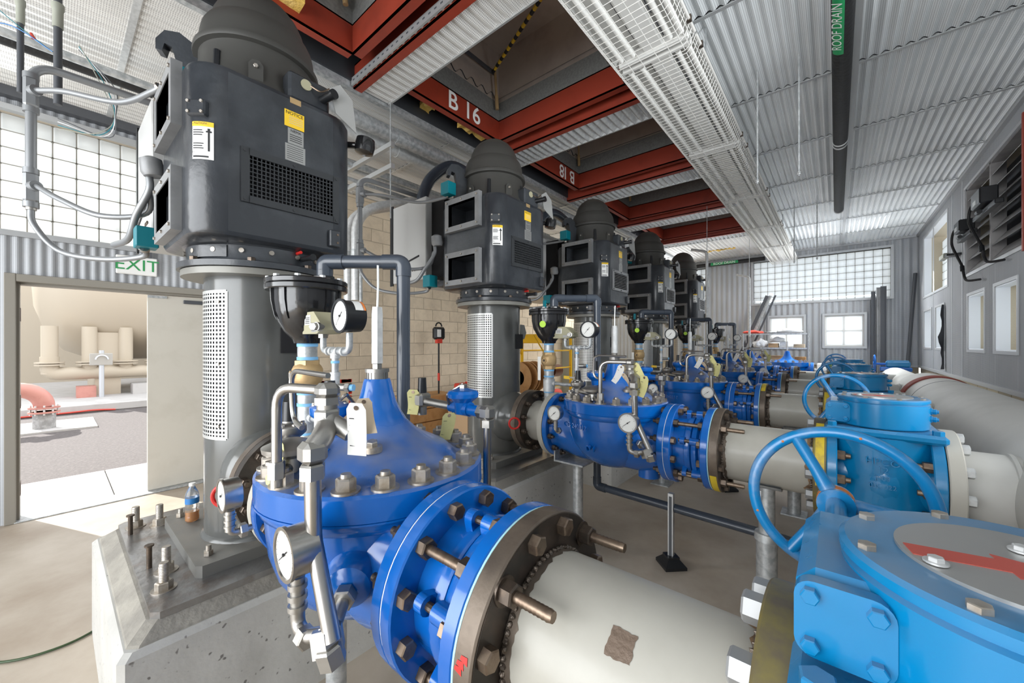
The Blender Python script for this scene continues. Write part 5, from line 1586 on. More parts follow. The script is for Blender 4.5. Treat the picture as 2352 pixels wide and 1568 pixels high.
# ---- pipe stand and bracket
def make_stand(x, top, saddle):
    s = place('pipe_stand', None, None)
    if saddle:
        MB().cyl((x, 0, .012), (x, 0, .50), .052, n=28).build('stand_sleeve', 'galvanised', s)
        MB().cyl((x, 0, .49), (x, 0, top), .040, n=24).cyl((x, 0, .49), (x, 0, .53), .062, .058, n=24).build('stand_post', 'galvanised', s)
    else:
        MB().cyl((x, 0, .012), (x, 0, top), .038, n=28).build('stand_post', 'galvanised', s)
    MB().box(x - .10, x + .10, -.10, .10, 0, .014, c=.003).build('foot_plate', 'galvanised', s)
    if saddle:
        vs = []; n = 10
        b = MB().lathe([(.166, -.075), (.176, -.075), (.176, .075), (.166, .075)], (x, 0, ZA), (1, 0, 0), 14, closed=True, a0=rad(-130), a1=rad(-50))
        b.build('saddle', 'galvanised', s)
        for y in (-.03, .03): MB().box(x - .03, x - .022, y - .008, y + .008, top - .12, top - .02).build('saddle_gusset', 'galvanised', s)
    else:
        b = MB().box(x - .13, x + .12, -.14, .14, top, top + .014, c=.002).box(x - .13, x - .118, -.14, .14, top, top + .09, c=.002)
        b.build('bracket_plate', 'galvanised', s)
    return s
protos = {}
LN = ['in the nearest line', 'in the second line', 'in the third line', 'in the fourth line', 'in the fifth line']
def series(name, make, labels, cat, group, per=lambda i: 0):
    for i in range(5):
        k = (name, per(i))
        if k not in protos: o = protos[k] = make(per(i))
        else: o = copy_tree(protos[k])
        o.location = (0, PYS[i], 0)
        tag(o, labels[i], cat, group)
det = lambda i: 0 if i < 2 else 1
series('spool', lambda d: make_spool(d == 0), ['short inlet spool with dark flange and nuts, %s' % q for q in ('left of the near blue valve', 'between second pump and its blue valve', 'between third pump and valve', 'between fourth pump and valve', 'between farthest pump and valve')], 'pipe', 'inlet spools')
series('joint', lambda d: make_joint(d == 0), ['blue dismantling joint with threaded tie rods, %s' % q for q in ('largest, bottom centre', 'second from the camera', 'third from the camera', 'fourth from the camera', 'farthest from the camera')], 'pipe joint', 'blue dismantling joints', det)
series('pipe', lambda d: make_pipe(d < 2, d == 0), ['white pipe in the foreground with a bare brown patch and steel flanges', 'second white discharge pipe, seen through the near handwheel', 'third white discharge pipe with a yellow painted flange', 'fourth white discharge pipe', 'fifth white discharge pipe, nearest the back wall'], 'pipe', 'white discharge pipes', lambda i: 0 if i == 0 else (1 if i == 1 else 2))
series('gear', lambda d: make_gear_valve(d < 2, d == 1), ['light blue plug valve with large handwheel and red arrow disc, at lower right', 'second light blue plug valve, marked 12 and 03/2022', 'third light blue plug valve with handwheel', 'fourth light blue plug valve with handwheel', 'fifth light blue plug valve with handwheel'], 'valve', 'light blue plug valves', lambda i: i if i < 2 else 2)
series('branch', lambda d: make_branch(d == 0), ['white branch pipe from the %s plug valve into the header' % q for q in NTH], 'pipe', 'white branch pipes', det)
series('standA', lambda d: make_stand(-1.52, .70, False), ['galvanised stand under the inlet of the %s blue control valve' % q for q in NTH], 'pipe stand', 'stands under the valves')
series('standB', lambda d: make_stand(-.30, .79, True), ['galvanised saddle stand under the %s white discharge pipe' % q for q in NTH], 'pipe stand', 'stands under the pipes')
for i, x_, a_, c_ in ((1, -.555, 205, 250), (1, -.087, 110, 190), (2, -.555, 75, 130), (2, -.087, 120, 200)):
    b = MB().lathe([(.2462, .010), (.2466, .044)], (x_, 0, ZA), (1, 0, 0), 30, a0=rad(a_), a1=rad(c_))
    par = [o for o in bpy.data.objects if o.name.startswith('discharge_pipe') and abs(o.location.y - PYS[i]) < .01][0]
    b.build('yellow_mark', 'yellow_paint', par)

# ---- header pipe
HX, HZ, HR = 0.825, 0.96, 0.285
hp = thing('header_pipe', 'huge glossy white header pipe with a red band along the right wall', 'pipe', (HX, 0, 0))
MB().lathe([(HR, -3.8), (HR, 5.41), (HR - .006, 5.415), (HR - .006, 5.43), (HR, 5.435), (HR, 6.7), (HR * .97, 6.82), (HR * .88, 6.95), (HR * .75, 7.1), (.2, 7.2), (.2, 9.8)], (0, 0, HZ), (0, 1, 0), 96).build('pipe_barrel', 'header_white', hp)
MB().lathe([(HR, 5.85), (HR + .012, 5.855), (HR + .012, 6.07), (HR, 6.075)], (0, 0, HZ), (0, 1, 0), 96).build('red_band', 'red_band', hp)
MB().ring((0, 5.413, HZ), (0, 1, 0), HR - .01, HR + .001, 0, .018, 96).build('coupling_gap', 'dark_trim', hp)
fl = MB().ring((0, 9.8, .80), (0, 1, 0), .15, .30, 0, .05, 64).build('flange', 'pipe_white', hp)
me = bolt_mesh('flange_bolt', (0, -1, 0), .05, .03, 'galv_light')
ring_of(fl, 'flange_bolt', me, (0, 9.8, .80), (0, -1, 0), .265, 16, rad(11), (), False)
for y in (1.7, 5.4):
    MB().box(-.2, .2, y - .08, y + .08, 0, HZ - HR + .03).build('support_block', 'concrete', hp)
# isolation valve at the end of the header
iv = thing('isolation_valve', 'dark blue butterfly valve with side handwheel at the far end of the header', 'valve', (HX, 9.86, -.17))
MB().cyl((0, 0, .97), (0, .18, .97), .30, n=48).build('valve_body', 'valve_blue_clean', iv)
MB().box(-.20, .22, -.02, .2, 1.26, 1.33, c=.01).box(-.12, .14, 0, .18, 1.2, 1.27).build('mounting_plate', 'valve_blue_clean', iv)
MB().box(-.12, .20, 0, .16, 1.33, 1.44, c=.02).box(-.10, .18, .02, .14, 1.44, 1.455).build('gearbox', 'gear_blue', iv)
MB().cyl((-.27, .08, 1.385), (-.10, .08, 1.385), .02, n=16).build('shaft', 'valve_blue_clean', iv)
b = MB().torus((-.27, .08, 1.39), (1, 0, 0), .155, .014, 40, 10).cyl((-.29, .08, 1.39), (-.25, .08, 1.39), .035, n=20)
for k in range(3):
    a = rad(90 + 120 * k); b.cyl((-.27, .08, 1.39), (-.27, .08 + .15 * math.cos(a), 1.39 + .15 * math.sin(a)), .012, n=10)
b.build('handwheel', 'valve_blue_clean', iv)
MB().cyl((0, .18, .97), (0, 1.5, .97), .2, n=40).build('outlet_pipe', 'header_white', iv)
# ---------------------------------------------------------------- air valves, gauges, drains
AX = -1.79
def make_air_valve(first):
    a = place('air_release_valve', None)
    rz = MB().cyl((AX, 0, ZA + .18), (AX, 0, 1.40), .040, n=24).cyl((AX, 0, 1.525), (AX, 0, 1.60), .040, n=24)
    rs = rz.build('riser_pipe', 'galvanised', a)
    if not first: MB().cyl((AX, 0, 1.21), (AX, 0, 1.31), .047, n=24).build('coupling', 'galv_light', rs)
    for z0, z1 in ((1.525, 1.54), (1.585, 1.598), (1.375, 1.392), (1.325, 1.338), (1.20, 1.21)):
        MB().cyl((AX, 0, z0), (AX, 0, z1), .0425, n=24).build('thread_tape', 'tape_blue', rs)
    bv = MB().hexn((AX, 0, 1.39), (0, 0, 1), .092, .028).lathe([(.046, 1.415), (.055, 1.425), (.062, 1.44), (.062, 1.485), (.055, 1.50), (.046, 1.51)], (AX, 0, 0), (0, 0, 1), 28).hexn((AX, 0, 1.505), (0, 0, 1), .092, .022)
    bv.cyl((AX, -.03, 1.462), (AX, -.072, 1.462), .018, n=16)
    b_ = bv.build('ball_valve', 'brass', a)
    if first:
        MB().prism([(.02, -.012), (-.02, -.016), (-.15, -.014), (-.155, 0), (-.15, .012), (-.02, .014), (.02, .012)], (AX, -.076, 1.462), (.93, -.36, 0), (0, 0, 1), (0, .005, 0)).build('lever', 'paper_white', b_)
    else:
        MB().prism([(-.014, .03), (.014, .03), (.012, -.16), (-.012, -.16)], (AX - .045, -.076, 1.462), (1, 0, 0), (0, 0, 1), (0, .006, 0)).build('lever', 'paper_white', b_)
    MB().hexn((AX, -.062, 1.462), (0, -1, 0), .018, .014).build('lever_nut', 'dark_nut', b_)
    prof = [(.044, 1.597), (.054, 1.60), (.058, 1.615), (.066, 1.625), (.09, 1.65), (.112, 1.69), (.127, 1.735), (.134, 1.78), (.135, 1.83)]
    body = MB().lathe(prof, (AX, 0, 0), (0, 0, 1), 44).build('float_chamber', 'black_cast', a)
    rb = MB()
    for k in range(10):
        an = 2 * PI * k / 10 + .2
        M = Matrix.Translation((AX, 0, 0)) @ Matrix.Rotation(an, 4, 'Z')
        rb.prism([(.13, 1.83), (.143, 1.83), (.141, 1.78), (.129, 1.72), (.12, 1.70)], M @ V(0, -.006, 0), M.to_3x3() @ V(1, 0, 0), (0, 0, 1), M.to_3x3() @ V(0, .012, 0))
    rb.build('ribs', 'black_cast', body)
    rim = MB().lathe([(.10, 1.826), (.160, 1.826), (.164, 1.83), (.164, 1.847), (.160, 1.85)], (AX, 0, 0), (0, 0, 1), 48)
    rim.lathe([(.160, 1.851), (.164, 1.854), (.164, 1.870), (.158, 1.875), (.06, 1.883), (0, 1.885)], (AX, 0, 0), (0, 0, 1), 48)
    rm = rim.build('cover_flange', 'black_cast', a)
    me = bolt_mesh('cover_bolt', (0, 0, 1), .022, .012, 'galv_light')
    for k in range(10):
        an = 2 * PI * k / 10; place('cover_bolt', me, rm, (AX + .147 * math.cos(an), .147 * math.sin(an), 1.872))
    MB().hexn((AX, .075, 1.875), (0, 0, 1), .085, .03).build('outlet_boss', 'black_cast', a)
    MB().cyl((AX, .075, 1.903), (AX, .075, 1.915), .0335, n=24).build('thread_tape', 'tape_blue', a)
    if not first:
        g = MB().lathe([(0, .0015), (.026, .0015), (.026, 0)], (AX + .028, -.1275, 1.75), (.22, -.97, -.1), 24).build('inspection_sticker', 'sticker_green', a)
        MB().box(AX - .075, AX - .055, .02, .04, 1.88, 1.955).build('teal_stub', 'teal_box', a)
    # vent pipe of grey plastic, up and over and down to the drain
    pv = MB().tube(fillet([(AX, .075, 1.90), (AX, .075, 1.975), (AX + .27, .31, 1.975), (AX + .27, .31, .42)], .045, 6), .030, 24)
    return a, pv
def make_vent(first):
    v = place('vent_pipe', None)
    MB().tube(fillet([(AX, .075, 1.912), (AX, .075, 1.972), (AX + .27, .31, 1.972), (AX + .27, .31, .415), (.25, .26, .395)], .05, 6), .030, 24).build('plastic_pipe', 'pvc_grey', v)
    for p0, p1 in (((AX, .075, 1.905), (AX, .075, 1.935)), ((AX + .045, .114, 1.972), (AX + .065, .132, 1.972)), ((AX + .20, .249, 1.972), (AX + .225, .271, 1.972)), ((AX + .27, .31, 1.905), (AX + .27, .31, 1.925)), ((AX + .27, .31, .49), (AX + .27, .31, .47)), ((AX + .35, .308, .413), (AX + .33, .308, .413))):
        MB().cyl(p0, p1, .0345, n=24).build('socket_lip', 'pvc_grey', v)
    for q in ([(AX, .075, 1.93), (AX, .075, 1.972), (AX + .055, .123, 1.972)], [(AX + .21, .258, 1.972), (AX + .27, .31, 1.972), (AX + .27, .31, 1.91)], [(AX + .27, .31, .48), (AX + .27, .31, .415), (AX + .34, .308, .414)]):
        MB().tube(fillet(q, .05, 8), .0345, 24).build('elbow', 'pvc_grey', v)
    # strut posts that carry the drain run
    for x in (-.91, .10):
        s = MB().box(x - .018, x + .018, .25, .286, .06, .52).build('strut_post', 'strut', v)
        MB().box(x - .010, x + .010, .2495, .2505, .07, .50).build('strut_slot', 'dark_trim', s, sharp=None)
        MB().lathe([(.031, -.012), (.036, -.012), (.036, .012), (.031, .012)], (x, .31 - .05 * (x + 1.52) / 1.77, .408), (1, 0, 0), 20, closed=True).build('pipe_clamp', 'galv_light', s)
        MB().lathe([(.085 * 1.3, 0), (.085 * 1.3, .02), (.06, .06), (.06, .075)], (x, .268, 0), (0, 0, 1), 4).build('post_foot', 'black_plastic', s, sharp=20)
    return v
def make_gauge_set(first):
    g = place('gauge_manifold', None)
    TX, SX, GX = -1.53, -1.635, -1.415
    p = MB().tube(fillet([(AX + .02, 0, 1.275), (TX, 0, 1.275), (TX, 0, 1.565)], .025, 5), .0135, 16)
    p.tube(fillet([(SX, 0, 1.63), (SX, 0, 1.568), (GX, 0, 1.568), (GX, 0, 1.64)], .028, 5), .0125, 16)
    mp = p.build('manifold_pipe', 'galvanised', g)
    for z in (1.30, 1.54): MB().cyl((TX, 0, z), (TX, 0, z + .02), .0185, n=18).build('coupling', 'galv_light', mp)
    for x in (SX + .045, GX - .05, TX - .03, TX + .02): MB().cyl((x, 0, 1.568), (x + .014, 0, 1.568), .018, n=18).build('coupling', 'galv_light', mp)
    MB().cyl((AX + .03, 0, 1.275), (AX + .06, 0, 1.275), .019, n=18).build('coupling', 'galv_light', mp)
    MB().cyl((TX, 0, 1.39), (TX, 0, 1.485), .017, n=18).cyl((TX, 0, 1.39), (TX, 0, 1.405), .0195, n=18).cyl((TX, 0, 1.47), (TX, 0, 1.485), .0195, n=18).build('tee', 'galv_light', mp)
    b = MB().cyl((TX, 0, 1.425), (TX + .06, .03, 1.425), .014, n=16).hexn((TX + .045, .022, 1.425), (.9, .45, 0), .032, .02)
    b.build('sample_cock', 'fitting_steel', g)
    MB().cyl((TX + .06, .03, 1.425), (TX + .075, .038, 1.425), .013, n=16).build('blue_cap', 'tape_blue', g)
    for z in (1.375, 1.52): MB().cyl((TX, 0, z), (TX, 0, z + .01), .016, n=18).build('thread_tape', 'tape_blue', mp)
    yv = MB().prism([(0, -.012), (.06, -.014), (.06, .010), (0, .012)], (TX - .10, -.03, 1.335), (1, 0, 0), (0, 0, 1), (0, .005, 0)).build('yellow_lever', 'sticker_yellow', g)
    MB().box(TX - .05, TX, -.03, -.024, 1.330, 1.342).build('lever_arm', 'fitting_steel', g)
    # pressure switch
    sw = MB().prism([(-.085, -.045), (.05, -.045), (.085, -.03), (.085, -.005), (.02, .045), (-.072, .045), (-.072, -.030), (-.085, -.036)], (SX + .005, -.05, 1.683), (1, 0, 0), (0, 0, 1), (0, .095, 0))
    s = sw.build('pressure_switch', 'switch_beige', g)
    st = MB().box(SX - .055, SX + .0, -.052, -.049, 1.675, 1.715).build('rating_sticker', 'sticker_white', s, sharp=None)
    for k in range(4): MB().box(SX - .048, SX - .008, -.0528, -.0518, 1.681 + k * .007, 1.684 + k * .007).build('print_line', 'ink', st, sharp=None)
    MB().box(SX + .01, SX + .05, -.052, -.049, 1.645, 1.662).build('rating_sticker', 'nameplate', s, sharp=None)
    MB().hexn((SX + .07, -.06, 1.665), (.5, -.85, 0), .03, .02).cyl((SX + .07, -.03, 1.665), (SX + .082, -.065, 1.665), .018, n=14).build('gland_nut', 'fitting_steel', s)
    MB().hexn((SX, 0, 1.622), (0, 0, 1), .034, .02).build('switch_nut', 'fitting_steel', s)
    # black pressure gauge
    gg = gauge(g, 'pressure_gauge', (GX, .0, 1.702), .060, .082, 'black_plastic', needle=.80)
    vs = []
    for k in range(7):
        a = rad(20 + 50 * k / 6); vs += [(GX + .0608 * math.cos(a), -.005, 1.702 + .0608 * math.sin(a)), (GX + .0608 * math.cos(a), .03, 1.702 + .0608 * math.sin(a))]
    MB().add(vs, [(2 * k, 2 * k + 2, 2 * k + 3, 2 * k + 1) for k in range(6)]).build('gauge_label', 'sticker_white', gg)
    vs = [(x * 1.0 + (GX - GX), y + .030 if i % 2 == 0 else y + .006, z) for i, (x, y, z) in enumerate(vs)]
    MB().add(vs, [(2 * k, 2 * k + 2, 2 * k + 3, 2 * k + 1) for k in range(6)]).build('gauge_label_band', 'sticker_orange', gg)
    return g
FIVE = NTH
AVL = ['black air release valve nearest the camera, in front of the first pump', 'second black air release valve, with round green sticker', 'third black air release valve from the camera', 'fourth black air release valve', 'farthest black air release valve']
series('air', lambda d: make_air_valve(d == 0)[0], AVL, 'valve', 'black air release valves', lambda i: 0 if i == 0 else 1)
series('vent', make_vent, ['grey plastic vent pipe from the %s black air valve down to the floor' % q for q in NTH], 'pipe', 'grey vent pipes')
series('gset', make_gauge_set, ['black dial pressure gauge and beige switch on a pipe manifold, %s set' % q for q in NTH], 'gauge', 'gauge and switch sets')

# ---------------------------------------------------------------- electrical conduit drops at each pump
def make_drop():
    d = place('conduit_drop', None)
    x, y = -.92, -.80
    MB().tube(fillet([(x, y, 2.36), (x, y, 3.11), (x + .02, y + 1.6, 3.13)], .11, 7), .021, 16).build('rigid_conduit', 'conduit_grey', d)
    for z in (2.95, 2.44):
        t = MB().box(x - .034, x + .034, y - .028, y + .028, z - .085, z + .075, c=.012).cyl((x, y, z + .07), (x, y, z + .10), .03, n=18).cyl((x, y, z - .11), (x, y, z - .08), .03, n=18)
        t.cyl((x + .01, y, z), (x + .055, y + .02, z), .026, n=18)
        t.build('conduit_tee', 'conduit_grey', d)
    fx = [spline([(x + .05, y + .02, 2.95), (x + .20, y + .12, 2.93), (x + .45, y + .30, 2.86), (-.24, -.40, 2.87), (-.19, -.38, 2.885)], 8),
          spline([(x + .05, y + .02, 2.44), (x + .18, y + .10, 2.36), (x + .36, y + .24, 2.27), (-.44, -.40, 2.30), (-.36, -.40, 2.42)], 8),
          spline([(x, y, 2.34), (x + .01, y + .01, 2.24), (x + .10, y + .10, 2.10), (x + .28, y + .25, 2.055), (-.48, -.41, 2.07), (-.42, -.41, 2.105)], 8)]
    for f in fx:
        r = []
        MB().tube(f, .014, 12).build('flexible_conduit', 'conduit_grey', d)
    for p0, p1 in ((fx[0][-1], fx[0][-4]), (fx[2][0], fx[2][2]), (fx[2][-1], fx[2][-3])):
        MB().cyl(p0, p1, .02, n=14).build('connector', 'fitting_steel', d)
    return d
def make_tray_drop():
    d = place('tray_drop', None)
    # heavy flexible whip from the terminal box to the tray
    MB().tube(spline([(-.78, -.20, 2.97), (-.78, -.20, 3.10), (-.76, -.10, 3.30), (-.70, .10, 3.46), (-.66, .36, 3.42), (-.68, .55, 3.34), (-.72, .70, 3.36)], 8), .058, 20).build('power_whip', 'pvc_grey', d)
    # trapeze of strut with hanger rods over the box
    for z in (3.40, 3.20):
        MB().box(-1.75, -.70, -.62, -.58, z, z + .042).build('trapeze_strut', 'strut', d, sharp=None)
    for xx in (-.74, -1.70):
        MB().cyl((xx, -.60, 2.75), (xx, -.60, 3.84), .0055, n=8).build('hanger_rod', 'galvanised', d)
    # a pair of large conduits dropping to the floor behind the box
    for k, dx in enumerate((0, .16)):
        xx = -1.62 + dx
        MB().tube(fillet([(xx, -.55, 2.05), (xx, -.55, 3.0), (xx + .3, .2, 3.26), (xx + .32, 1.2, 3.26)], .35, 8), .05, 20).build('large_conduit', 'galv_light', d)
        MB().cyl((xx, -.55, 2.45), (xx, -.55, 2.58), .054, n=20).build('coupling', 'galvanised', d)
    MB().cyl((-1.36, -.55, 2.0), (-1.36, -.55, 2.9), .016, n=10).build('small_conduit', 'galvanised', d)
    return d
series('drop', lambda d: make_drop(), ['conduit drop with flexible loops feeding the %s pump motor' % q for q in NTH], 'conduit', 'conduit drops')
td = make_tray_drop()
for i in range(1, 5):
    o = td if i == 1 else copy_tree(td)
    o.location = (0, PYS[i], 0)
    tag(o, 'strut trapeze with large conduits and black cable whip behind the %s pump' % NTH[i], 'conduit', 'conduit trapezes')
for o in list(bpy.data.objects):
    if o.name.startswith(('conduit_drop', 'tray_drop')) and o.parent is None: o.location.x = XP

# ---------------------------------------------------------------- overhead runs along the row
def run(name, label, cat, pts, r, m, group=None, couplings=0, n=18):
    t = thing(name, label, cat, (0, 0, 0), group)
    MB().tube(pts, r, n).build('pipe_run', m, t)
    if couplings:
        a, c = V(pts[0]), V(pts[-1])
        for k in range(couplings):
            q = a.lerp(c, (k + .5) / couplings); d = (c - a).normalized()
            MB().cyl(q - d * .06, q + d * .06, r * 1.09, n=n).build('coupling', m, t)
    return t
run('black_drain_pipe', 'black insulated drain pipe along the pale ceiling over the door', 'pipe', [(-4.28, -3.9, 3.66), (-4.28, 6.0, 3.66)], .055, 'black_insulated')
run('ceiling_conduit', 'pale conduit beside the black drain pipe at the left ceiling', 'conduit', [(-4.14, -3.9, 3.62), (-4.14, 6.0, 3.62)], .028, 'galvanised')
for k, (x, z, r, m, w) in enumerate(((-3.36, 3.66, .070, 'galvanised', 'thick galvanised duct above the terminal boxes, nearest the hatches'), (-3.54, 3.62, .058, 'galv_light', 'pale galvanised duct running above the terminal boxes, second from hatches'),
                                  (-3.82, 3.44, .03, 'galvanised', 'slim conduit on the strut trapezes, third from the hatches'), (-3.92, 3.44, .03, 'galv_light', 'slim pale conduit on the strut trapezes, fourth from the hatches'),
                                  (-3.72, 3.24, .02, 'galvanised', 'thin conduit on the lower trapezes, inner one'), (-3.90, 3.24, .02, 'galvanised', 'thin conduit on the lower trapezes, outer one'))):
    run('overhead_conduit', w, 'conduit', [(x, 1.2 + .15 * k, z), (x, 9.6, z)], r, m, 'conduits over the row', 4 if r > .05 else 0)
# loose pipe ends hanging by the door window
for k, (x, y, z0, r) in enumerate(((-3.62, -.12, 3.05, .014), (-3.50, .02, 3.0, .018))):
    t = thing('capped_stub', ['thinner dark capped pipe stub hanging before the door window', 'thicker dark capped pipe stub hanging before the door window'][k], 'pipe', (0, 0, 0), 'hanging stubs')
    MB().cyl((x, y, z0), (x, y, 3.84), r, n=14).build('pipe_run', 'dark_trim', t)
    MB().lathe([(r * 1.25, 0), (r * 1.25, .10), (r * 1.5, .11), (r * 1.5, .14)], (x, y, 3.45), (0, 0, 1), 14).build('tape_wrap', 'panel_olive', t)
hw_ = thing('loose_wires', 'bundle of loose thin wires dangling from the left ceiling', 'wires', (0, 0, 0))
for k in range(4):
    q = k * .02
    MB().tube(spline([(-3.4 - q, .10, 3.35), (-3.35, .18 + q, 3.15), (-3.32 + q, .24, 2.95), (-3.36, .16 + q, 2.84), (-3.5, .02, 2.86 + q)], 6), .0025, 6).build('wire', ['panel_olive', 'teal_box', 'bag_white', 'dark_trim'][k], hw_)
w2 = thing('wire_tail', 'thin blue and green wires with red twist caps under the left ceiling', 'wires', (0, 0, 0))
MB().tube(spline([(-3.5, .0, 3.30), (-3.58, -.15, 3.40), (-3.66, -.3, 3.38), (-3.7, -.5, 3.38)], 6), .003, 6).build('wire', 'label_blue', w2)
MB().tube(spline([(-3.5, .0, 3.30), (-3.6, -.12, 3.42), (-3.66, -.22, 3.52)], 6), .0025, 6).build('wire', 'teal_box', w2)
MB().cyl((-3.66, -.22, 3.52), (-3.675, -.24, 3.55), .010, .006, n=10).build('twist_cap', 'red_plastic', w2)
MB().cyl((-3.55, -.07, 3.36), (-3.56, -.08, 3.39), .010, .006, n=10).build('twist_cap', 'red_plastic', w2)

# roof drain pipe on the right ceiling
rd = thing('roof_drain_pipe', 'black insulated roof drain pipe with green lettering under the right ceiling', 'pipe', (.035, 0, 3.72))
MB().tube([(0, -3.9, 0), (0, 7.98, 0), (0, 8.12, .03), (0, 8.18, .16)], .06, 28).build('insulated_pipe', 'black_insulated', rd)
for y in (5.28, 5.36, 8.02): MB().ring((0, y, 0), (0, 1, 0), .05, .064, 0, .025, 28).build('clamp_band', 'galv_light', rd)
vs = []
for k in range(9):
    a = rad(-150 + 66 * k / 8)
    vs += [(.0612 * math.cos(a), 1.1, .0612 * math.sin(a)), (.0612 * math.cos(a), 3.62, .0612 * math.sin(a))]
MB().add(vs, [(2 * k, 2 * k + 2, 2 * k + 3, 2 * k + 1) for k in range(8)]).build('green_label', 'label_green', rd)
a = rad(-117)
text('lettering', 'ROOF DRAIN', .082, (.0628 * math.cos(a), 3.56, .0628 * math.sin(a)), (0, -1, 0), (-.9, 0, .42), 'white_paint', rd)
# roof drain run along the back wall
r2 = thing('roof_drain_run', 'dark roof drain pipe with green lettering across the top of the back wall', 'pipe', (0, 11.35, 3.70))
MB().cyl((-5.5, 0, 0), (-1.35, 0, 0), .05, n=20).build('insulated_pipe', 'black_insulated', r2)
MB().box(-2.56, -1.92, -.056, -.052, -.035, .035).build('green_label', 'label_green', r2, sharp=None)
text('lettering', 'ROOF DRAIN', .085, (-2.24, -.058, 0), (1, 0, 0), (0, 0, 1), 'white_paint', r2, align='CENTER')

# hanger rods
RODS = [(-.22, 3.73, 2.90, 'bare hanger rod with nut, nearer the camera, right of pair'), (-.495, 3.73, 2.91, 'bare hanger rod, nearer pair, beside the lamp row'), (-.50, 7.46, 2.85, 'bare hanger rod, farther pair, left one before the back window'), (-.22, 7.48, 2.87, 'bare hanger rod, farther pair, right one before the back window'), (-.30, 2.55, 3.60, 'short hanger stub with nut near the top edge')]
for x, y, z, lb in RODS:
    t = thing('hanger_rod', lb, 'rod', (x, y, 0), 'hanger rods')
    MB().cyl((0, 0, z), (0, 0, ZC), .0065, n=8).build('threaded_rod', 'galvanised', t)
    MB().hexn((0, 0, z + .01), (0, 0, 1), .02, .014).cyl((0, 0, z + .025), (0, 0, z + .028), .016, n=12).build('nut', 'galv_light', t)
for k, (x, y, z0, z1, lb) in enumerate(((-1.62, 6.9, 1.2, 3.1, 'tall slim conduit with curved top rising among the far valves, left'), (-1.42, 9.6, 1.1, 3.02, 'tall slim conduit with curved top rising among the far valves, right'))):
    t = thing('standing_conduit', lb, 'conduit', (0, 0, 0), 'standing conduits')
    MB().tube(fillet([(x, y, 0), (x, y, z1), (x - .25, y + .05, z1 + .08)], .08, 5), .022, 14).build('pipe_run', 'galv_light', t)
    MB().cyl((x, y, z1), (x, y, ZC), .005, n=8).build('hanger_rod', 'galvanised', t)

# ---------------------------------------------------------------- strip lamps with wire guards
def make_lamp(L=1.70):
    l = place('strip_lamp', None)
    w = .255
    # pan with sloping sides, centre channel, tubes and sockets (origin at the middle of the pan)
    pan = MB().prism([(-w, -.03), (-w, .0), (-.09, .045), (.09, .045), (w, .0), (w, -.03), (w - .004, -.03), (w - .004, -.004), (.088, .04), (-.088, .04), (-w + .004, -.004), (-w + .004, -.03)], (0, 0, 0), (1, 0, 0), (0, 0, 1), (0, L, 0))
    pan.build('reflector_pan', 'lamp_white', l)
    MB().prism([(-.055, .04), (-.055, -.02), (-.04, -.032), (.075, -.032), (.09, -.02), (.09, .04)], (0, .02, 0), (1, 0, 0), (0, 0, 1), (0, L - .04, 0)).build('ballast_channel', 'lamp_white', l)
    for x in (-.20, -.115, .135, .205):
        MB().cyl((x, .06, -.028), (x, L - .06, -.028), .0165, n=14).build('lamp_tube', 'tube_glass', l)
    for y in (0, L - .035): MB().box(-w + .02, w - .02, y, y + .035, -.05, .03, c=.004).build('end_plate', 'lamp_white', l)
    for x in (-w - .012, w + .012): MB().cyl((x, 0, -.02), (x, L, -.02), .010, n=10).build('side_rail', 'wire_white', l)
    sl = MB()
    for k in range(7): sl.box(.105, .113, .12 + k * .22, .27 + k * .22, -.0325, -.0315); 
    for k in range(7): sl.box(-.088, -.078, .12 + k * .22, .27 + k * .22, .036, .0395)
    sl.build('slots', 'dark_trim', l, sharp=None)
    g = MB(); zb = -.115
    n = int(L / .05)
    for k in range(n + 1):
        y = k * L / n
        g.tube([(-w - .012, y, -.02), (-w + .02, y, zb + .02), (-w + .045, y, zb), (w - .045, y, zb), (w - .02, y, zb + .02), (w + .012, y, -.02)], .0022, 4, False)
    for x, z in ((-w + .004, -.06), (-w + .02, zb + .02), (-w + .045, zb), (-.13, zb), (-.05, zb), (.05, zb), (.13, zb), (w - .045, zb), (w - .02, zb + .02), (w - .004, -.06)):
        g.tube([(x, 0, z), (x, L, z)], .0024, 4, False)
    g.build('wire_guard', 'wire_white', l, sharp=60)
    for x in (-w - .012, w + .012):
        for y in (.12, L - .12):
            MB().box(x - .014, x + .014, y - .012, y + .012, -.035, .002).build('guard_clip', 'dark_nut', l)
    for x in (-w, w):
        MB().cyl((x, .3, .0), (x, .3, .22), .0055, n=8).build('hanger_rod', 'galvanised', l)
    return l
lp = make_lamp()
LY = [.96, 2.69, 4.42, 6.15, 7.88, 9.61]
for k, y in enumerate(LY):
    if y > 9.7: continue
    o = lp if k == 0 else copy_tree(lp)
    o.location = (-.965, y, 3.63)
    tag(o, 'white strip lamp with wire guard, %s' % ['cut by the top edge of the picture', 'second of the row in view, below the top edge', 'third of the row in view', 'fourth of the row in view', 'fifth of the row in view', 'last of the row, near the back wall'][k], 'lamp', 'row of strip lamps')

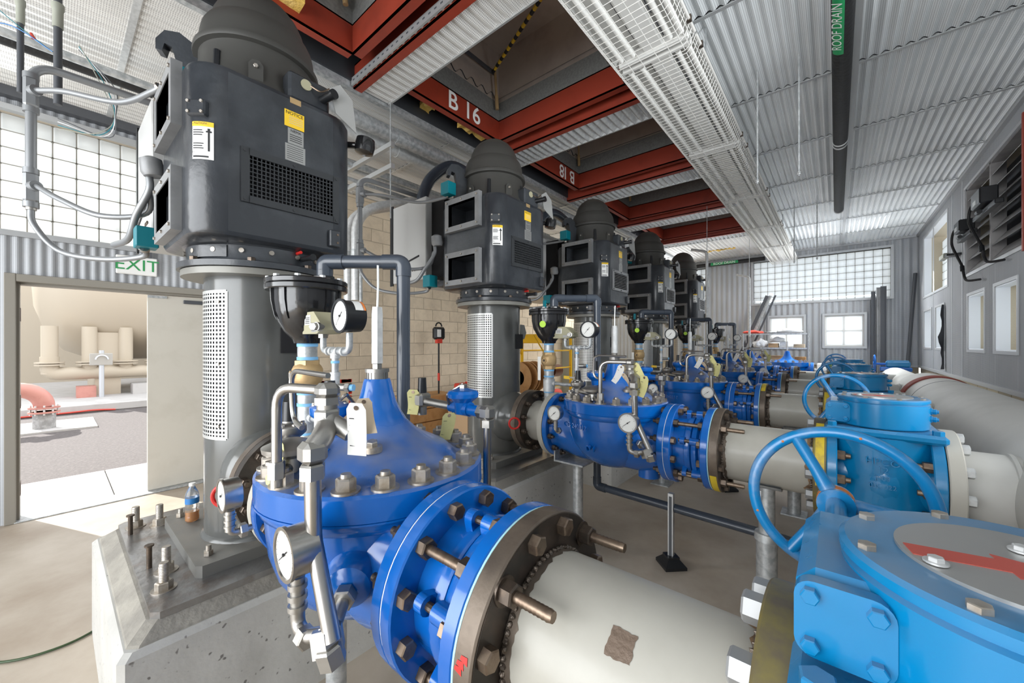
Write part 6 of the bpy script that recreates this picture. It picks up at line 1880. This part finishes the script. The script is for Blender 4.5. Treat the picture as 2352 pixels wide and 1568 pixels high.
# insulation scraps and torn sheet at the open strip of ceiling
for k, (x, y, z, sx, sy, lb) in enumerate(((-3.25, 2.35, 3.93, .25, .10, 'torn yellow insulation left of the hatch marked B16'), (-3.05, 2.75, 3.88, .10, .35, 'torn yellow insulation below the B16 beam'), (-3.45, 3.15, 3.60, .10, .5, 'yellow insulation slab behind the second motor'), (-3.0, .62, 3.9, .22, .5, 'yellow insulation behind the nearest dome'), (-2.4, 10.2, 3.82, .6, .1, 'yellow insulation scraps under the far roof strip'))):
    random.seed(k + 40)
    b = MB(); n = 7; top = []; vs = []
    for i in range(n + 1):
        t_ = i / n
        for s_ in (0, 1):
            vs.append((x + sx * (t_ if sx > sy else s_) + random.uniform(-.02, .02), y + sy * (s_ if sx > sy else t_) + random.uniform(-.02, .02), z + random.uniform(-.02, .02)))
    m_ = len(vs)
    vs += [(p[0], p[1], p[2] + .05) for p in vs]
    fs = []
    for i in range(n):
        a_ = 2 * i
        fs += [(a_, a_ + 1, a_ + 3, a_ + 2), (m_ + a_, m_ + a_ + 1, m_ + a_ + 3, m_ + a_ + 2), (a_, a_ + 2, m_ + a_ + 2, m_ + a_), (a_ + 1, a_ + 3, m_ + a_ + 3, m_ + a_ + 1)]
    fs += [(0, 1, m_ + 1, m_), (m_ - 2, m_ - 1, 2 * m_ - 1, 2 * m_ - 2)]
    b.add(vs, fs)
    tag(b.build('insulation_scrap', 'insulation'), lb, 'insulation', 'insulation scraps')
# ---------------------------------------------------------------- outside the door
gr = tag(MB().box(-40, -7.09, -14, 16, -.30, -.02).build('asphalt_ground', 'asphalt', sharp=None), kind='structure')
tag(MB().box(-7.09, XL - .26, -14, 0.42, -.30, -.005, c=.006).box(-7.09, XL - .26, .43, 16, -.30, -.005, c=.006).build('sidewalk', 'pale_concrete', sharp=None), kind='structure')
tag(MB().box(-40, -13.4, -14, 16, -.02, .17, c=.02).build('concrete_pad', 'pale_concrete', sharp=None), kind='structure')
tag(MB().box(-12.3, -10.9, -5, .56, -.02, .012).build('pale_slab', 'pale_concrete', sharp=None), 'flat pale concrete slab in the asphalt round the pink pipe', 'slab')
tag(MB().tube(spline([(-13.36, -3, .0), (-13.33, 0, .02), (-13.36, .6, .03), (-13.37, .98, .0)], 5), .02, 6).build('red_hose', 'red_plastic'), 'thin red hose lying along the kerb outside', 'hose')
tk = thing('storage_tank', 'huge cream storage tank with rounded underside, outside the door', 'tank', (-17.4, 0, 0))
prof = [(0, -1.6), (.8, -1.55), (1.5, -1.35), (2.05, -1.0), (2.3, -.5), (2.35, 0), (2.35, 9.0), (2.0, 10.0), (0, 10.5)]
MB().lathe(prof, (0, 1.2, 3.45), (0, 1, 0), 64).build('tank_shell', 'tank_cream', tk)
for y in (1.0, 5.5): MB().box(-1.8, 1.8, y - .25, y + .25, .15, 1.9).build('tank_saddle', 'tank_cream', tk)
w_ = tag(MB().box(-22.5, -22, -14, 16, -.1, 6).build('far_wall', 'tank_cream', sharp=None), kind='structure')
mf = thing('tank_manifold', 'cream pipe manifold with flanged risers under the tank', 'pipe', (-15.6, 0, 0))
MB().tube(fillet([(0, -.05, 1.25), (0, -.05, .80), (0, 2.0, .80), (0, 2.0, 1.25)], .18, 6), .17, 24).build('manifold_pipe', 'tank_cream', mf)
for y in (-.05, .65, 1.35, 2.0):
    MB().cyl((0, y, .8), (0, y, 2.05), .15, n=20).build('riser', 'tank_cream', mf)
    for z in (1.02, 1.08): MB().cyl((0, y, z), (0, y, z + .035), .26, n=28).build('flange', 'tank_cream', mf)
for y, x in ((.55, .2), (1.6, .2)): MB().box(x - .3, x + .3, y - .15, y + .2, .16, .45).build('pier', 'pink_primer' if y < 1 else 'pale_concrete', mf)
ps = thing('sign_post', 'pale blue post with a blank sign plate outside the door', 'sign post', (-15.0, .84, .17))
MB().cyl((0, 0, 0), (0, 0, 1.24), .05, n=16).build('post', 'sign_back', ps)
MB().box(.055, .07, -.22, .20, .85, 1.16, c=.01).build('sign_plate', 'nameplate', ps)
MB().lathe([(.11, 0), (.13, .03), (.10, .05)], (.07, 0, 1.0), (1, 0, 0), 18, closed=True, a0=0, a1=PI).build('sign_bump', 'sign_back', ps)
pk = thing('pink_elbow_pipe', 'pink primed elbow pipe with bolted coupling, wrapped in grey at its foot', 'pipe', (-11.35, -.10, 0))
MB().tube([(0, 0, .42)] + [(0, -.33 + .33 * math.cos(rad(90 * k / 8)), .42 + .33 * math.sin(rad(90 * k / 8))) for k in range(1, 9)] + [(0, -.9, .75)], .135, 24).build('elbow', 'pink_primer', pk)
MB().cyl((0, 0, -.02), (0, 0, .33), .145, n=24).build('grey_wrap', 'wrap_grey', pk)
for z in (.30, .385): MB().cyl((0, 0, z), (0, 0, z + .03), .20, n=28).build('coupling_ring', 'pink_primer', pk)
for k in range(10):
    a = 2 * PI * k / 10; MB().cyl((.175 * math.cos(a), .175 * math.sin(a), .27), (.175 * math.cos(a), .175 * math.sin(a), .45), .014, n=8).build('coupling_bolt', 'galv_light', pk)
for y in (-.46, -.53): MB().cyl((0, y, .75), (0, y - .04, .75), .21, n=28).build('flange', 'pink_primer', pk)
for k in range(8):
    a = 2 * PI * k / 8; MB().cyl((.175 * math.cos(a), -.43, .75 + .175 * math.sin(a)), (.175 * math.cos(a), -.60, .75 + .175 * math.sin(a)), .014, n=8).build('flange_bolt', 'galv_light', pk)

# ---------------------------------------------------------------- small things near the camera
bt = thing('drink_bottle', 'clear plastic bottle with blue label and amber liquid on the pump base', 'bottle', (-2.665, PYS[0] - .24, .641))
R = .030
MB().lathe([(0, .004), (.022, 0), (R, .008), (R, .03), (.0285, .035), (R, .045), (R, .06), (.0285, .066), (R, .075), (R, .135), (.028, .15), (.020, .17), (.0125, .185), (.0125, .196)], n=32).build('bottle_shell', 'clear_plastic', bt)
MB().lathe([(0, .006), (.02, .004), (.0275, .01), (.0275, .055), (0, .055)], n=28).build('liquid', 'liquid_amber', bt)
lb_ = MB().lathe([(R + .0005, .098), (R + .0005, .128)], n=32).build('bottle_label', 'label_blue', bt)
MB().lathe([(R + .001, .110), (R + .001, .116)], n=32, a0=rad(-120), a1=rad(-20)).build('label_stripe', 'paper_white', lb_)
MB().lathe([(.0145, .190), (.0145, .204), (0, .205)], n=20).build('bottle_cap', 'paper_white', bt)
tag(MB().tube(spline([(-3.6, -.5, .008), (-3.35, -.28, .008), (-3.19, -.163, .008), (-3.12, -.02, .008), (-3.14, .13, .008), (-3.3, .3, .008)], 6), .006, 8).build('floor_cord', 'cord_green'), 'thin dark green cord on the floor beside the near plinth', 'cord')
# red square sprayed on the block wall behind the near valve
b = MB()
random.seed(5)
for k in range(34):
    t_ = k / 34
    for (y0, z0, y1, z1) in ((2.87, 1.04, 2.87, .30), (2.44, 1.04, 2.44, .6), (2.44, 1.04, 2.87, 1.04)):
        if random.random() < .3: continue
        y, z = y0 + (y1 - y0) * t_, z0 + (z1 - z0) * t_
        h = .016 + .010 * random.random()
        b.box(XL + .0205, XL + .0222, y - h, y + h, z - h, z + h)
o = b.build('spray_mark', 'red_paint', wl, sharp=None); o['kind'] = 'stuff'
# work light on a stand
ws = thing('work_light', 'portable work light on a thin black and red stand by the block wall', 'work light', (-4.9, 4.0, 0))
MB().cyl((0, 0, .3), (0, 0, 1.62), .014, n=10).build('stand_pole', 'black_plastic', ws)
MB().cyl((0, 0, 1.0), (0, 0, 1.12), .02, n=10).build('red_collar', 'red_plastic', ws)
for a in (30, 150, 270): MB().cyl((0, 0, .35), (.3 * math.cos(rad(a)), .3 * math.sin(rad(a)), .01), .010, n=8).build('leg', 'black_plastic', ws)
hd = MB().box(-.05, .05, -.11, .11, 1.66, 1.86, c=.03).build('lamp_head', 'black_plastic', ws)
MB().box(.05, .06, -.07, .0, 1.70, 1.82).build('lamp_face', 'lamp_white', hd)
MB().torus((0, 0, 1.87), (1, 0, 0), .06, .012, 20, 8, 0, PI).build('carry_handle', 'black_plastic', hd)
MB().box(-.03, .03, -.05, .05, 1.60, 1.67).build('clamp', 'red_plastic', ws)
# stacked timber and red case behind the near valve
for k, (y, z, L, sh) in enumerate(((3.2, 0, 1.1, 0), (3.25, .2, 1.0, .05), (3.2, .4, 1.05, -.04), (3.3, .6, .9, .06))):
    for q in range(2):
        tag(MB().box(-5.25 + q * .25, -5.03 + q * .25, y + sh, y + sh + L, z, z + .19, c=.012).build('timber_block', 'wood'), '%s timber block in the stack by the block wall, %s column' % (['bottom', 'second lowest', 'second highest', 'top'][k], ['wall side', 'aisle side'][q]), 'timber', 'stacked timber blocks')
tag(MB().box(-4.55, -4.2, 4.0, 4.5, .6, .98, c=.02).box(-4.45, -4.3, 4.15, 4.35, .98, 1.0, c=.005).build('red_case', 'red_plastic'), 'red plastic case standing behind the second pump', 'case')
tag(MB().box(-4.62, -4.15, 3.95, 4.55, 0, .6, c=.01).build('crate', 'cardboard'), 'brown crate under the red case behind the second pump', 'crate')
# yellow wire-reel cart between second and third pump
ct = thing('reel_cart', 'yellow steel wire cart with wooden reels and brown wire, behind the second pump', 'cart', (-4.6, 6.6, 0))
for y in (-.45, .45):
    for x in (-.3, .3):
        MB().box(x - .022, x + .022, y - .022, y + .022, .05, 1.72).build('upright', 'yellow_steel', ct)
for z in (.35, .75, 1.1, 1.45):
    for x in (-.3, .3): MB().cyl((x, -.45, z), (x, .45, z), .016, n=10).build('rung', 'yellow_steel', ct)
MB().box(-.34, .34, -.50, -.30, 1.60, 1.78, c=.01).build('tool_tray', 'yellow_steel', ct)
MB().cyl((.3, -.45, 1.35), (.3, -.85, 1.75), .014, n=10).cyl((-.3, -.45, 1.35), (-.3, -.85, 1.75), .014, n=10).cyl((-.3, -.85, 1.75), (.3, -.85, 1.75), .014, n=10).build('push_handle', 'yellow_steel', ct)
for y in (-.2, .15):
    MB().cyl((0, y, 1.02), (0, y + .28, 1.02), .13, n=24).build('wire_roll', 'wire_brown', ct)
    MB().cyl((0, y, .50), (0, y + .28, .50), .12, n=24).build('wire_roll', 'red_plastic', ct)
for k, (y, lb) in enumerate(((-.62, 'front wooden cable reel leaning beside the yellow cart'), (-.90, 'rear wooden cable reel leaning beside the yellow cart'))):
    r_ = thing('cable_reel', lb, 'reel', (-4.55, 6.6 + y, 0), 'wooden cable reels')
    for s in (-.10, .10): MB().cyl((0, s, .95), (0, s + .02, .95), .30, n=36).build('reel_disc', 'wood', r_)
    MB().cyl((0, -.1, .95), (0, .1, .95), .14, n=24).build('reel_core', 'wire_brown', r_)
    MB().box(-.2, .2, -.09, .11, 0, .66).build('reel_crate', 'cardboard', r_)
# electrical panels on the far block wall
pn = thing('wall_panel', 'olive electrical cabinet with blue framed board against the block wall', 'cabinet', (XL + .02, 8.7, 0))
MB().box(0, .35, 0, 1.1, .02, 2.0, c=.01).build('cabinet_body', 'panel_olive', pn)
MB().box(.35, .37, .15, .85, 1.25, 1.75).build('blue_frame', 'blue_board', pn)
MB().box(.37, .375, .28, .72, 1.33, 1.68).build('tan_board', 'cardboard', pn)
# shelving by the back wall
sh = thing('wire_shelf', 'chrome wire shelving unit loaded with bags and boxes at the back wall', 'shelf', (-1.72, 10.75, 0))
for x in (0, 1.25):
    for y in (0, .4): MB().cyl((x, y, 0), (x, y, 1.83), .014, n=10).build('shelf_post', 'galvanised', sh)
for z in (.35, .75, 1.12, 1.47, 1.80):
    w = MB().box(0, 1.25, 0, .02, z, z + .03).box(0, 1.25, .38, .40, z, z + .03)
    for k in range(14): w.box(.02 + k * .093, .028 + k * .093, 0, .4, z + .02, z + .028)
    w.build('shelf_rack', 'galvanised', sh, sharp=None)
def lump(name, label, cat, c, r, m, group=None, seed=0, flat=.6):
    random.seed(seed)
    bm = bmesh.new(); bmesh.ops.create_icosphere(bm, subdivisions=3, radius=1)
    for v in bm.verts:
        k = 1 + .22 * math.sin(v.co.x * 5 + seed) * math.cos(v.co.y * 4 + seed) + .12 * random.uniform(-1, 1)
        v.co = Vector((v.co.x * r[0] * k, v.co.y * r[1] * k, max(v.co.z * r[2] * k, -r[2] * flat)))
    me = bpy.data.meshes.new(name); bm.to_mesh(me); bm.free(); me.materials.append(MATS[m]); me.shade_smooth()
    o = place(name, me, None, (c[0], c[1], c[2] + r[2] * flat))
    return tag(o, label, cat, group)
SX, SY = -1.72, 10.95
lump('plastic_bag', 'red plastic bag on the top shelf at the back wall', 'bag', (SX + .17, SY, 1.83), (.2, .15, .05), 'red_plastic', None, 1)
lump('plastic_bag', 'large clear crumpled bag at the right end of the top shelf', 'bag', (SX + .9, SY, 1.83), (.24, .15, .07), 'bag_white', None, 2)
lump('plastic_bag', 'small grey bag in the middle of the top shelf', 'bag', (SX + .55, SY, 1.83), (.12, .12, .03), 'motor_grey', None, 3)
lump('plastic_bag', 'white bag at the left end of the middle shelf', 'bag', (SX + .33, SY, 1.5), (.14, .14, .12), 'bag_white', None, 4)
lump('plastic_bag', 'white bag above the brown box on the middle shelf', 'bag', (SX + .66, SY + .08, 1.62), (.15, .1, .08), 'bag_white', None, 5)
for k, (x, z, w, h, m, lb) in enumerate(((.50, 1.5, .19, .10, 'cardboard', 'brown cardboard box in the middle of the middle shelf'), (.98, 1.5, .20, .08, 'paper_tan', 'pale open box at the right of the middle shelf'), (.72, 1.5, .12, .14, 'galv_light', 'pale grey box beside the brown box on the middle shelf'), (.55, 1.15, .4, .16, 'cardboard', 'long cardboard box on the lower shelf'), (1.0, 1.15, .2, .14, 'wood', 'small brown box at the right end of the lower shelf'))):
    bx = MB().box(0, w, -.1, .12, 0, h, c=.004).box(w * .02, w * .5, -.13, -.1, h - .01, h, c=.002)
    tag(bx.build('storage_box', m, loc=(SX + x, SY, z)), lb, 'box')
# table with parts by the back wall
tb_ = thing('work_table', 'pale work table with parts against the back wall', 'table', (-.45, 10.9, 0))
MB().box(0, .95, 0, .5, .98, 1.02, c=.006).build('table_top', 'galv_light', tb_)
for x in (.04, .87):
    for y in (.04, .42): MB().box(x, x + .04, y, y + .04, 0, .98).build('leg', 'galvanised', tb_)
tag(MB().box(.12, .28, .12, .3, 1.02, 1.14, c=.01).box(.14, .26, .14, .28, 1.14, 1.15, c=.003).build('white_carton', 'paper_white', loc=(-.45, 10.9, 0)), 'small white carton on the work table', 'box')
lump('green_bundle', 'small dark green bundle on the work table', 'bundle', (-.05, 11.1, 1.02), (.1, .1, .08), 'cord_green', None, 7)
lump('white_sheet', 'crumpled white sheet lying behind the far handwheels', 'sheet', (.18, 11.1, 1.02), (.25, .18, .10), 'bag_white', None, 8)
# leaning lengths by the back wall
for k, (x0, x1, m, r, lb) in enumerate(((-1.98, -1.42, 'dark_trim', .05, 'black flat bar leaning left of the shelving'), (-1.90, -1.36, 'galvanised', .03, 'pale channel leaning left of the shelving, between the others'), (-1.80, -1.26, 'dark_trim', .02, 'slim slotted rail leaning left of the shelving'))):
    b = MB(); p0, p1 = V(x0 - .3, 10.7, 0), V(x1 + .12, YB - .07, 2.78)
    d = (p1 - p0).normalized(); s_ = V(1, 0, 0); s_ = (s_ - d * s_.dot(d)).normalized(); n_ = d.cross(s_)
    M = Matrix((s_, n_, d)).transposed().to_4x4(); M.translation = p0
    b.box(-r, r, -.012, .012, 0, (p1 - p0).length, c=.003, M=M).box(-r, -r + .01, -.02, .02, 0, (p1 - p0).length, M=M)
    tag(b.build('leaning_bar', m), lb, 'bar', 'bars leaning by the shelving')
for k, (x, w, h, m) in enumerate(((.62, .035, 2.72, 'dark_trim'), (.70, .03, 2.80, 'motor_grey'), (.78, .045, 2.82, 'dark_trim'))):
    b = MB().box(x - w, x + w, YB - .12, YB - .06, 0, h).box(x - w, x - w + .012, YB - .15, YB - .06, 0, h).box(x + w - .012, x + w, YB - .15, YB - .06, 0, h)
    tag(b.build('metal_stud', m), '%s upright metal stud standing under the right end of the back window' % ['left', 'middle', 'right'][k], 'stud', 'metal studs at the back wall')
tag(MB().tube([(1.03, 11.0, 0), (1.26, YB - .06, 3.05)], .03, 8).build('black_rod', 'dark_trim'), 'long black rod leaning in the far right corner', 'rod')
MB()
bpy.context.view_layer.update()
